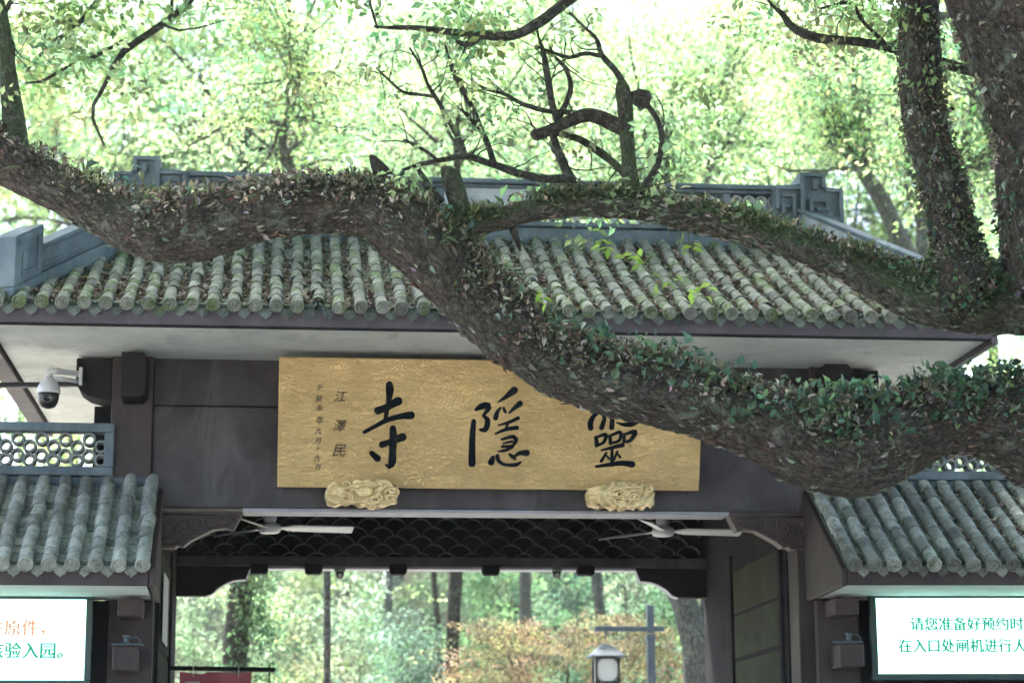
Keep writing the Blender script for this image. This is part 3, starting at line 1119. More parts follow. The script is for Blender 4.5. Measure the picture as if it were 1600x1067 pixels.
wl = side_wing(-1, (-1.055, 0.0, 0), math.radians(1.5), 2.6, 0.176, 'low tiled side wing left of the gate, carrying the lattice and camera side')
wl['label'] = 'low clean-tiled side wing adjoining the left gate post below the ring lattice'
wr = side_wing(1, (4.535, 0.0, 0.03), math.radians(-2.5), 3.5, 0.160, 'low tiled side wing adjoining the right gate post, half hidden by the limb')

# ------------------------------------------------------------------ lit display screens
def text_mesh(body, size, mat, name, shear=0.0, extrude=0.0, bold=0.0):
    cu = bpy.data.curves.new('txt', 'FONT')
    cu.body = body
    cu.size = size
    cu.extrude = extrude
    cu.shear = shear
    o = bpy.data.objects.new('txt', cu)
    COL.objects.link(o)
    bpy.context.view_layer.update()
    me = bpy.data.meshes.new_from_object(o.evaluated_get(bpy.context.evaluated_depsgraph_get()))
    bpy.data.objects.remove(o)
    bpy.data.curves.remove(cu)
    me.name = name
    if bold:                                                # heavier strokes: three slightly shifted layers
        vs_, fs_ = [v.co.copy() for v in me.vertices], [tuple(p.vertices) for p in me.polygons]
        mb_ = MB()
        for q, (dx, dy) in enumerate(((0, 0), (bold, 0.4*bold), (-bold, -0.4*bold))):
            mb_.add([(v.x+dx, v.y+dy, v.z+0.0006*q) for v in vs_], fs_)
        me = bpy.data.meshes.new(name)
        me.from_pydata(mb_.v, [], mb_.f)
    me.materials.clear()
    me.materials.append(M[mat])
    return me


def screen(pa, pb, Y, splay, lines, label, anchor_right):
    """pa, pb: photo pixels of the two corners of the lit face on its visible side"""
    a = at(*pa, Y)
    b = at(*pb, Y)
    hgt = a[2]-b[2]
    wid = 2.3
    t = bpy.data.objects.new('display_screen', None)
    COL.objects.link(t)
    x0 = (a[0]+b[0])/2
    t.location = (x0, Y, b[2])
    t.rotation_euler = (0, 0, splay)
    tag(t, label, 'screen', 'lit notice screens under the side roofs')
    xa, xb = (-wid, 0.0) if anchor_right else (0.0, wid)
    MB().box(xa, xb, 0.0, 0.02, 0, hgt).build('panel', 'screen', t)
    fr = 0.055
    for q in ((xa-fr, xb+fr, hgt+0.002, hgt+fr), (xa-fr, xb+fr, -fr, -0.002), (xa-fr, xa-0.002, 0, hgt), (xb+0.002, xb+fr, 0, hgt)):
        MB().box(q[0], q[1], -0.03, 0.05, q[2], q[3]).build('frame', 'screen_frame', t, False, 0.004)
    MB().box(xa-fr+.01, xb+fr-.01, 0.052, 0.09, -fr+.01, hgt+fr-.01).build('back_cover', 'screen_frame', t)
    for body, px, py, size, mat in lines:
        p = at(px, py, Y)
        me = text_mesh(body, size, mat, 'lettering', 0, 0, 0.0042)
        rx = (p[0]-x0)/math.cos(splay)
        o = link('lettering', me, t, (rx, -0.006, p[2]-b[2]), (math.radians(90), 0, 0))
    return t


screen((136, 936.5), (130, 1062), -0.42, math.radians(1.5), [('件原件，', -21, 990, 0.138, 'txt_orange'), ('核验入园。', -21, 1026, 0.138, 'txt_green')],
       'glowing white notice screen with orange and green characters beside the left post', True)
screen((1366, 934.5), (1374, 1052), -0.42, math.radians(-2.5), [('请您准备好预约时的', 1421, 983, 0.122, 'txt_green'), ('在入口处闸机进行人', 1403, 1017, 0.122, 'txt_green')],
       'glowing white notice screen with two lines of green characters at the right', False)

# ------------------------------------------------------------------ gold name board
BYT, BYB = -0.46, -0.10
bl, br = at(433, 761, BYB), at(1092, 766, BYB)
tlp = at(437, 558, BYT)
bx0, bx1 = bl[0], br[0]
bz0, bz1 = 4.155, tlp[2]
board = bpy.data.objects.new('name_board', None)
COL.objects.link(board)
lean = math.atan2(BYB-BYT, bz1-bz0)
board.location = (bx0, BYB, bz0)
board.rotation_euler = (lean, 0, 0)
tag(board, 'wide gold name board with three large black brush characters leaning out from the lintel', 'sign')
bw, bh = bx1-bx0, math.hypot(bz1-bz0, BYB-BYT)
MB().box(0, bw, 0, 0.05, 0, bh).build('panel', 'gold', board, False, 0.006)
MB().box(0.004, bw-0.004, 0.052, 0.075, 0.004, bh-0.004).build('backing', 'dark', board)
for x in (0.5, bw-0.5):
    MB().tube([(x, 0.06, bh*0.9), (x, 0.42, bh*0.9+0.06)], 0.012, 6).build('tie_rod', 'black', board)
rowt = Matrix.Rotation(lean, 3, 'X').inverted()


def board_uv(px, py):
    """photo pixel -> (x, z) on the board face"""
    d = _fw + _r2*((px-800)/FPX) - _u2*((py-533.5)/FPX)
    o = Vector(CAM)-Vector(board.location)
    o = rowt @ o
    d = rowt @ Vector(d)
    t = (-o.y)/d.y
    p = o+d*t
    return p.x, p.z


def brush_char(strokes, ox, oy, sc):
    mb = MB()
    for q, s in enumerate(strokes):
        P = []
        for (cx, cy, wpx) in s:
            u, v = board_uv(ox+cx/sc, oy+cy/sc)
            P.append((u, -0.0015*q/len(strokes), v, wpx/sc*0.0058))
        P = catmull(P, 0.02) if len(P) > 1 else np.array(P)
        pts = [p[:3] for p in P]
        rad = np.maximum(P[:, 3], 0.004)
        # rounded ends
        d0 = np.array(pts[0])-np.array(pts[1])
        d0 /= np.linalg.norm(d0)+1e-9
        d1 = np.array(pts[-1])-np.array(pts[-2])
        d1 /= np.linalg.norm(d1)+1e-9
        pts = [pts[0]+d0*rad[0]*0.8, pts[0]+d0*rad[0]*0.5]+list(pts)+[pts[-1]+d1*rad[-1]*0.5, pts[-1]+d1*rad[-1]*0.8]
        rad = [rad[0]*0.35, rad[0]*0.8]+list(rad)+[rad[-1]*0.8, rad[-1]*0.35]
        mb.tube(pts, rad, 10, True, (0, 1, 0), 0.22)
    return mb.build('character', 'ink', board, True)


si = [[(712, 200, 20), (716, 235, 25), (708, 310, 15), (692, 395, 13), (686, 425, 10)],
      [(640, 366, 24), (690, 348, 22), (740, 320, 24), (770, 306, 27)],
      [(556, 500, 12), (620, 466, 13), (700, 424, 16), (780, 402, 18), (850, 395, 25)],
      [(735, 474, 19), (738, 540, 24), (733, 620, 22), (730, 685, 24), (712, 716, 16), (690, 704, 6)],
      [(666, 578, 21), (720, 560, 18), (798, 530, 26)],
      [(602, 630, 16), (640, 664, 22)]]
brush_char(si, 430, 550, 4.0)
yin = [[(156, 420, 15), (149, 500, 18), (146, 600, 20), (146, 682, 22)],
       [(168, 352, 9), (205, 330, 20), (245, 326, 20), (240, 355, 14), (214, 388, 8)],
       [(214, 388, 8), (238, 408, 15), (240, 440, 17), (224, 474, 17), (194, 472, 8)],
       [(304, 306, 4), (350, 275, 13), (405, 232, 23)],
       [(290, 402, 16), (300, 366, 12), (322, 338, 6)],
       [(338, 340, 8), (348, 362, 10), (352, 372, 5)],
       [(372, 372, 6), (400, 345, 12), (440, 312, 18)],
       [(306, 446, 5), (370, 428, 10), (428, 402, 12)],
       [(366, 432, 8), (352, 470, 9)],
       [(288, 498, 6), (350, 472, 11), (422, 460, 13)],
       [(326, 532, 7), (398, 514, 13), (416, 532, 14), (396, 568, 9), (330, 576, 9)],
       [(336, 556, 6), (392, 544, 8)],
       [(304, 606, 5), (350, 598, 10), (396, 576, 9)],
       [(262, 672, 20), (274, 640, 12)],
       [(300, 632, 13), (310, 664, 12), (350, 686, 10), (415, 686, 12), (446, 668, 5)],
       [(374, 622, 8), (395, 638, 13), (410, 652, 8)],
       [(398, 640, 8), (436, 616, 13), (480, 614, 20)]]
brush_char(yin, 700, 550, 3.902)
ling = [[(900, 300, 12), (1000, 280, 14), (1110, 262, 16)],
        [(1010, 285, 12), (1004, 380, 13), (998, 462, 16)],
        [(870, 464, 17), (868, 430, 18), (886, 392, 14), (924, 366, 9)],
        [(886, 360, 8), (1000, 335, 10), (1130, 318, 12), (1172, 345, 15), (1165, 395, 17), (1130, 432, 20), (1075, 442, 12), (1030, 430, 5)],
        [(936, 462, 16), (954, 402, 12), (944, 378, 7)],
        [(1058, 392, 6), (1076, 412, 10), (1098, 388, 6)],
        [(902, 518, 12), (908, 568, 14)], [(902, 520, 8), (962, 502, 12), (950, 548, 10), (908, 570, 8)],
        [(986, 508, 10), (992, 555, 13)], [(986, 510, 8), (1050, 488, 12), (1044, 538, 10), (992, 556, 8)],
        [(1074, 500, 10), (1074, 546, 12)], [(1074, 502, 8), (1142, 484, 14), (1112, 538, 12), (1074, 548, 8)],
        [(934, 598, 6), (1000, 582, 11), (1066, 566, 14)],
        [(1000, 584, 9), (1000, 688, 12)],
        [(966, 612, 7), (934, 664, 10)], [(962, 628, 7), (984, 650, 8)],
        [(1032, 604, 7), (1012, 656, 8)], [(1030, 616, 7), (1050, 640, 9)],
        [(902, 697, 8), (980, 686, 12), (1060, 676, 16), (1124, 684, 20)]]
brush_char(ling, 700, 550, 3.902)


def small_char(ch, px, py, size_px, mat='ink2', shear=0.25):
    u, v = board_uv(px, py)
    s = size_px*px_size((1, -0.3, 4.7))
    me = text_mesh(ch, s, mat, 'character', shear, 0.002)
    link('character', me, board, (u, -0.004, v), (math.radians(90), 0, 0))


for ch, px, py, s in (('江', 521, 626, 19), ('澤', 519, 672, 20), ('民', 518, 711, 22)):
    small_char(ch, px, py, s)
for ch, px, py, s in (('于', 493, 609, 10), ('癸', 491, 627, 12), ('未', 492, 641, 11), ('年', 492, 661, 13), ('九', 491, 677, 11), ('月', 491, 692, 11), ('十', 491, 704, 9), ('九', 489, 719, 11), ('日', 491, 733, 10)):
    small_char(ch, px, py, s)

# gilded carved supports under the board
def board_support(px0, px1, label, seed):
    a, b = at(px0, 791, -0.18), at(px1, 791, -0.18)
    cx, w = (a[0]+b[0])/2, (b[0]-a[0])
    t = empty('board_support', (cx, 0, 4.0), label, 'carving', 'gilded supports of the name board')
    # lumpy carved body
    bm = bmesh.new()
    bmesh.ops.create_cube(bm, size=1)
    bmesh.ops.subdivide_edges(bm, edges=bm.edges[:], cuts=34, use_grid_fill=True)
    for v in bm.verts:
        x, y, z = v.co*2
        crest = 0.5+0.5*math.exp(-((x+0.05)/0.38)**2)+0.12*math.sin(x*9+seed)
        k = 1-0.22*max(0, abs(x)-0.7)/0.3
        hz = 0.085*(1+0.55*(crest-0.5)) if z > 0 else 0.075
        p = Vector((cx+x*w/2, -0.14+y*0.13*k, 4.085+z*hz*k))
        q = Vector((p.x*11+seed, p.y*11, p.z*14))
        nn = mnoise.noise(q*0.42)*1.0+0.35*mnoise.noise(q*0.9)
        dsp = 0.022*math.sin(15*nn)*abs(math.sin(15*nn))**0.3+0.03*mnoise.noise(q*0.5)+0.006*mnoise.noise(q*3.5)
        nrm = Vector((x*0.3, y, z)).normalized()
        v.co = p+nrm*dsp
    me = bpy.data.meshes.new('carved_body')
    bm.to_mesh(me)
    bm.free()
    me.polygons.foreach_set('use_smooth', [True]*len(me.polygons))
    me.materials.append(M['gold_carved'])
    link('carved_body', me, t)
    rr = random.Random(seed)
    for k in range(13):
        mb = MB()
        sx, sz = cx+rr.uniform(-0.44, 0.44)*w, 4.085+rr.uniform(-0.06, 0.08)
        r0, a0, dr = rr.uniform(0.025, 0.05), rr.uniform(0, 6.3), rr.choice((-1, 1))
        P, R = [], []
        for i in range(20):
            q = i/19
            an = a0+dr*q*7.5
            r = r0*(1.0-0.8*q)
            P.append((sx+1.5*r*math.cos(an), -0.285+0.01*math.sin(q*3), sz+r*math.sin(an)))
            R.append(0.013*(1-0.5*q))
        mb.tube(P, R, 6)
        mb.build('curl', 'gold_carved', t, True)
    for k in range(5):
        mb = MB()
        s0 = cx+(-0.1+0.07*k)*w
        P = catmull([(s0-0.12, -0.25, 4.10+0.01*k), (s0-0.02, -0.29, 4.15+0.012*rr.random()), (s0+0.07, -0.27, 4.165), (s0+0.13, -0.25, 4.19+0.015*rr.random())], 0.02)
        mb.tube(P, list(np.linspace(0.017, 0.004, len(P))), 6)
        mb.build('mane', 'gold_carved', t, True)
    return t


board_support(512, 620, 'gilded carved support under the left half of the gold board', 3)
board_support(919, 1021, 'gilded carved support under the right half of the gold board', 11)

# ------------------------------------------------------------------ ceiling fans
def ceiling_fan(px, py, blades, label):
    c = at(px, py, 1.7)
    t = empty('ceiling_fan', (c[0], c[1], c[2]), label, 'fan', 'white ceiling fans in the passage')
    MB().lathe([(0.035, -0.05), (0.085, -0.045), (0.105, -0.02), (0.11, 0.0), (0.10, 0.03), (0.06, 0.045), (0.02, 0.05)], tuple(c), 20).build('motor_housing', 'white', t, True)
    MB().lathe([(0.012, 0), (0.012, 0.52)], (c[0], c[1], c[2]+0.05), 10).build('rod', 'white', t, True)
    MB().lathe([(0.05, 0), (0.065, 0.05), (0.065, 0.10)], (c[0], c[1], c[2]+0.035), 14).build('canopy', 'white', t, True)
    for ang in blades:
        a = math.radians(ang)
        d = np.array([math.cos(a), math.sin(a), 0])
        s = np.array([-math.sin(a), math.cos(a), 0])
        p0, p1, p2 = c+d*0.09, c+d*0.22, c+d*0.78
        mb = MB()
        P = [p0-s*0.025, p1-s*0.06+(0, 0, 0.02), p2-s*0.065+(0, 0, 0.02), p2+s*0.065+(0, 0, -0.02), p1+s*0.06+(0, 0, -0.018), p0+s*0.025]
        mb.prism(P, (0, 0, 0.008))
        mb.build('blade', 'white', t)


ceiling_fan(421, 825, (8, 128, 248), 'white three-blade ceiling fan on the left of the passage')
ceiling_fan(1036, 830, (8, 128, 248), 'white three-blade ceiling fan on the right of the passage')

# ------------------------------------------------------------------ cameras, bar, notice
c = at(76, 612, -0.18)
s = px_size(c)
t = empty('security_camera', tuple(c), 'large white security camera with black dome hanging on an arm below the eave', 'camera')
MB().lathe([(18*s, -3*s), (18.5*s, 0), (17*s, 8*s), (13*s, 15*s), (8*s, 19*s), (6.5*s, 24*s)], tuple(c), 20).build('housing', 'white', t, True)
MB().lathe([(4*s, -27*s), (11*s, -24*s), (15*s, -17*s), (16.5*s, -8*s), (16.5*s, -3.2*s)], tuple(c), 20).build('dome', 'black', t, True)
MB().lathe([(8*s, -1.5*s), (8*s, -3.0*s), (5.5*s, -3.4*s), (5*s, -1*s)][::-1], (c[0]+1*s, c[1]-14.6*s, c[2]-13*s), 16, 'y').build('lens', 'glass_dark', t, True)
e = at(127, 586, -0.06)
MB().tube(catmull([(c[0], c[1], c[2]+22*s), (c[0], c[1], c[2]+28*s), (c[0]+3*s, c[1], c[2]+32*s), (c[0]+10*s, c[1], c[2]+33*s), (e[0]+2*s, e[1]+.06, e[2]+3*s)], 0.01), 5.2*s, 10).build('arm', 'white', t, True)
MB().tube([(c[0]+8*s, c[1], c[2]+20*s), (c[0]+20*s, c[1], c[2]+21*s), (e[0], e[1]+.06, e[2]-9*s)], 3.4*s, 8).build('brace', 'white', t, True)
MB().box(e[0]-3*s, e[0]+2.5*s, e[1]-0.05, e[1]+0.09, e[2]-16*s, e[2]+11*s).build('mount_plate', 'white', t, False, 0.004)
a, b = at(-60, 603, 0.5), at(128, 600, 0.5)
tag(MB().tube([a, b], 0.026, 8).build('horizontal_bar', 'black'), 'thin black horizontal bar behind the large white security camera', 'bar')
for px, lab in ((531, 'small dark dome camera left of the middle under the rear beam'), (870, 'small dark dome camera right of the middle under the rear beam')):
    c = at(px, 893, GY1-0.06)
    t = empty('dome_camera', tuple(c), lab, 'camera', 'small dome cameras under the rear beam')
    MB().lathe([(0.055, 0.0), (0.058, 0.02), (0.05, 0.04)], tuple(c), 14).build('base', 'ring', t, True)
    MB().lathe([(0.01, -0.072), (0.03, -0.064), (0.043, -0.04), (0.045, 0.0)], tuple(c), 14).build('dome', 'black', t, True)
    MB().lathe([(0.018, 0.0), (0.018, -0.008), (0.012, -0.01)][::-1], (c[0], c[1]-0.042, c[2]-0.035), 10, 'y').build('lens', 'white', t, True)
q0, q1 = (GX0+0.055, 0.95), (GX0+0.055, 1.95)
tag(MB().box(q0[0]-0.004, q0[0]+0.004, 1.0, 1.75, 2.95, 3.55).build('paper_notice', 'paper'), 'pale paper notice on the left inner wall of the passage', 'notice')

# red banner on its bar
t_bar0, t_bar1 = at(246, 1043, 2.7), at(430, 1046, 2.7)
bar = empty('banner_bar', tuple(t_bar0), 'dark horizontal bar holding the red banner at the left of the opening', 'bar')
MB().tube([t_bar0, t_bar1], 0.026, 6).build('rail', 'black', bar)
pp = at(421, 1046, 2.7)
MB().tube([pp+(0, 0, 0.05), (pp[0], pp[1], 0)], 0.008, 6).build('upright', 'black', bar)
pp = at(250, 1046, 2.7)
MB().tube([pp+(0, 0, 0.0), (pp[0], pp[1], 0)], 0.02, 6).build('upright', 'black', bar)
b0, b1 = at(281, 1049, 2.68), at(393, 1049, 2.68)
ban = empty('red_banner', tuple(b0), 'dusty red cloth banner hanging from the dark bar', 'banner')
vs, fs = [], []
nb = 17
for k in range(nb):
    u = k/(nb-1)
    x = b0[0]+(b1[0]-b0[0])*u
    for q, z in enumerate((b0[2], b0[2]-1.6)):
        vs.append((x, b0[1]+0.02*math.sin(u*9)*(q+.3), z-0.01*(1-math.cos(u*12.6))*(1-q)))
for k in range(nb-1):
    fs.append((2*k, 2*k+1, 2*k+3, 2*k+2))
MB().add(vs, fs).build('cloth', 'red', ban, True)
for px in (302, 373):
    h_ = at(px, 1046, 2.67)
    MB().tube([h_+(0, 0, 0.03), h_+(0, 0, -0.07)], 0.004, 5).build('tie', 'white', ban)
pb = at(289, 1064, 2.66)
MB().box(pb[0], pb[0]+0.14, pb[1]-0.004, pb[1]+0.004, pb[2]-0.12, pb[2]).build('white_patch', 'paper', ban)

# ------------------------------------------------------------------ lamp post in the garden
LY = 9.0
p_top, p_low = at(1013, 945, LY), at(1018, 1067, LY)
s = px_size(p_top)
lp = empty('lamp_post', (p_top[0]+0.02, LY, 0), 'blue-grey lamp post with a hanging square lantern in front of the orange maple', 'street lamp')
px_, pz = p_top[0]+0.02, p_top[2]
hw = 6.2*s
MB().box(px_-hw, px_+hw, LY-hw, LY+hw, 0, pz-48*s).build('post', 'metal', lp, False, 0.006)
MB().box(px_-hw*0.86, px_+hw*0.86, LY-hw*.86, LY+hw*.86, pz-44*s, pz).build('post_top', 'metal', lp, False, 0.006)
MB().box(px_-hw*1.22, px_+hw*1.22, LY-hw*1.22, LY+hw*1.22, pz-54*s, pz-51*s).build('collar', 'metal', lp, False, 0.004)
MB().box(px_-hw*1.15, px_+hw*1.15, LY-hw*1.15, LY+hw*1.15, pz-50*s, pz-46*s).build('collar', 'metal', lp, False, 0.004)
MB().box(px_-88*s, px_+22*s, LY-3.2*s, LY+3.2*s, pz-41*s, pz-33*s).build('arm', 'metal', lp, False, 0.004)
lx, lz = px_-71*s, pz-62*s
MB().tube([(lx, LY, pz-41*s), (lx, LY, lz+4*s)], 1.2*s, 6).build('hanger', 'metal', lp)
ln_ = MB()
r0, r1 = 27*s, 6*s
ln_.add([(lx-r0, LY-r0, lz-17*s), (lx+r0, LY-r0, lz-17*s), (lx+r0, LY+r0, lz-17*s), (lx-r0, LY+r0, lz-17*s), (lx-r1, LY-r1, lz+1*s), (lx+r1, LY-r1, lz+1*s), (lx+r1, LY+r1, lz+1*s), (lx-r1, LY+r1, lz+1*s),
         (lx-r0, LY-r0, lz-19*s), (lx+r0, LY-r0, lz-19*s), (lx+r0, LY+r0, lz-19*s), (lx-r0, LY+r0, lz-19*s)],
        [(0, 1, 5, 4), (1, 2, 6, 5), (2, 3, 7, 6), (3, 0, 4, 7), (4, 5, 6, 7), (11, 10, 9, 8), (0, 8, 9, 1), (1, 9, 10, 2), (2, 10, 11, 3), (3, 11, 8, 0)])
lan = ln_.build('lantern', 'metal', lp)
g0, zt, zb = 17.5*s, lz-20*s, lz-58*s
for q, (dx, dy) in enumerate(((-1, -1), (1, -1), (1, 1), (-1, 1))):
    MB().box(lx+dx*g0-1.6*s, lx+dx*g0+1.6*s, LY+dy*g0-1.6*s, LY+dy*g0+1.6*s, zb-2*s, zt).build('corner_bar', 'black', lan)
    MB().box(lx+dx*g0-1*s, lx+dx*g0+1*s, LY+dy*g0-1*s, LY+dy*g0+1*s, zb-5*s, zb-2.2*s).build('foot', 'black', lan)
MB().box(lx-g0, lx+g0, LY-g0-1*s, LY-g0+.6*s, zb-1.8*s, zb+2*s).build('frame_rail', 'black', lan)
MB().box(lx-g0, lx+g0, LY-g0-1*s, LY-g0+.6*s, zt-2*s, zt).build('frame_rail', 'black', lan)
MB().box(lx-g0-1*s, lx-g0+.6*s, LY-g0, LY+g0, zb-1.8*s, zb+1*s).build('frame_rail', 'black', lan)
gl = MB().box(lx-g0+1.7*s, lx+g0-1.7*s, LY-g0+1.0*s, LY+g0-1.0*s, zb+1*s, zt-1*s).build('glass_box', 'lamp_glass', lan)
fr_ = MB()
for sx_ in (-1, 1):
    for sz_ in (-1, 1):
        fr_ = MB()
        cx_, cz_ = lx+sx_*(g0-1.6*s), (zb+zt)/2+sz_*(zt-zb-4*s)/2
        for (a0, a1, b0_, b1_) in ((0, 6, 1.6, 2.1), (5.5, 6, 0, 2.1), (0, 3.6, 3.8, 4.3), (3.1, 3.6, 0, 4.3), (1.6, 2.1, 0, 6.4), (0, 2.1, 5.9, 6.4)):
            x_a, x_b = sorted((cx_-sx_*a0*s, cx_-sx_*a1*s))
            z_a, z_b = sorted((cz_-sz_*b0_*s, cz_-sz_*b1_*s))
            fr_.box(x_a, x_b, LY-g0-0.2*s, LY-g0+0.7*s, z_a, z_b)
        fr_.build('corner_fretwork', 'black', lan)

# ------------------------------------------------------------------ the old camphor tree in front of the gate
camphor = empty('camphor_tree', (7.0, -5.0, 0), 'huge old camphor tree whose mossy leaf-covered limbs sweep across in front of the gate', 'tree')


def trace(rows, step=0.03):
    """rows of (px, py, diameter px, Y) -> dense centre line and radii in metres"""
    P = []
    for px, py, d, Y in rows:
        p = at(px, py, Y)
        P.append((*p, d*px_size(p)/2))
    Q = catmull(P, step)
    return Q[:, :3], np.maximum(Q[:, 3], 0.003)


def bark_disp(seed, amp=1.0):
    def f(l, a, r):
        c, s_ = math.cos(a), math.sin(a)
        big = (mnoise.noise(Vector((l*1.5+seed, c*0.9, s_*0.9)))*0.16+mnoise.noise(Vector((l*3.7+seed, c*1.6, s_*1.6)))*0.09)*r
        mid = mnoise.noise(Vector((l*4.5, c*2.2*r*4+seed, s_*2.2*r*4)))*0.05*min(r, .2)
        rid = (0.5-abs(mnoise.noise(Vector((l*8, c*r*24+seed, s_*r*24)))))*0.13*min(r, 0.2)
        fine = mnoise.noise(Vector((l*24, c*r*55, s_*r*55+seed)))*0.030*min(r, .15)
        return amp*(big+mid+rid+fine)
    return f


MAIN = [(-110, 190, 65, -3.3), (-40, 222, 69, -3.4), (20, 254, 69, -3.5), (100, 298, 71, -3.6), (190, 342, 83, -3.7), (270, 358, 103, -3.8), (350, 346, 96, -3.9), (430, 329, 83, -4.0), (520, 324, 79, -4.0), (595, 334, 95, -4.05), (665, 382, 107, -4.1), (730, 450, 107, -4.1), (795, 512, 103, -4.15), (870, 566, 92, -4.2), (950, 594, 102, -4.25), (1050, 616, 104, -4.3), (1130, 638, 102, -4.35), (1200, 666, 110, -4.4), (1262, 696, 130, -4.4), (1322, 704, 144, -4.4), (1400, 682, 122, -4.45), (1480, 656, 110, -4.5), (1545, 654, 122, -4.55), (1620, 674, 172, -4.6), (1720, 704, 222, -4.7), (1800, 744, 252, -4.8), (1900, 770, 250, -4.85)]
SECOND = [(1800, 500, 150, -4.8), (1690, 482, 118, -4.7), (1590, 474, 96, -4.5), (1510, 474, 92, -4.4), (1430, 460, 78, -4.3), (1350, 424, 58, -4.25), (1270, 392, 50, -4.2), (1190, 366, 46, -4.15), (1120, 346, 44, -4.1), (1050, 332, 42, -4.1), (980, 320, 40, -4.1), (900, 320, 36, -4.05), (830, 330, 34, -4.05), (770, 344, 34, -4.05), (710, 360, 40, -4.1), (665, 384, 54, -4.1)]
TRA = [(1440, -260, 37, -3.9), (1436, -140, 43, -4.0), (1436, -40, 53, -4.1), (1438, 60, 61, -4.2), (1440, 140, 62, -4.25), (1448, 205, 66, -4.3), (1464, 262, 67, -4.3), (1480, 325, 67, -4.35), (1494, 395, 74, -4.4), (1508, 450, 92, -4.5), (1530, 480, 60, -4.5)]
TRB = [(1440, -420, 140, -4.6), (1490, -200, 165, -4.7), (1545, -60, 178, -4.8), (1605, 60, 190, -4.8), (1664, 200, 196, -4.8), (1668, 300, 206, -4.8), (1672, 390, 216, -4.8), (1730, 470, 220, -4.8), (1800, 550, 240, -4.8), (1850, 640, 270, -4.8)]

limb_surf = {}
for nm, rows, seg, mat, sd, key in (('main_limb', MAIN, 56, 'bark', 1.3, 'main'), ('second_limb', SECOND, 40, 'bark_moss', 7.7, 'second'), ('rising_trunk', TRA, 40, 'bark', 4.1, 'tra'), ('trunk', TRB, 56, 'bark', 9.4, 'trb')):
    P, R = trace(rows, 0.022 if key != 'trb' else 0.03)
    if key == 'trb':
        # carry the trunk on down to the ground
        base = P[-1]
        ext = np.array([base+np.array([1.0*t**0.7, -0.1*t, -(base[2]-0.02)*t]) for t in np.linspace(0, 1, 60)[1:]])
        P = np.vstack([P, ext])
        R = np.concatenate([R, np.linspace(R[-1], R[-1]*1.25, 59)])
    w = Wood()
    V, D = w.limb(P, R, seg, bark_disp(sd), sd)
    w.build(nm, mat, camphor)
    limb_surf[key] = (P, R, V, D)

# cut stubs
for rows, sd in (([(725, 345, 34, -4.1), (716, 312, 30, -4.12), (706, 282, 30, -4.14), (702, 266, 25, -4.15), (703, 262, 12, -4.15)], 2), ([(606, 296, 40, -4.05), (594, 268, 26, -4.08), (584, 250, 14, -4.1), (578, 243, 5, -4.1)], 3),
                 ([(690, 318, 13, -4.1), (672, 296, 11, -4.12), (662, 280, 10, -4.13), (654, 264, 6, -4.15)], 4), ([(800, 355, 12, -4.0), (806, 372, 10, -3.95), (813, 392, 4, -3.9)], 6)):
    P, R = trace(rows, 0.012)
    w = Wood()
    w.limb(P, R, 16, bark_disp(sd*5.1, 1.6), sd)
    w.build('cut_stub', 'bark_moss' if sd == 2 else 'bark', camphor)

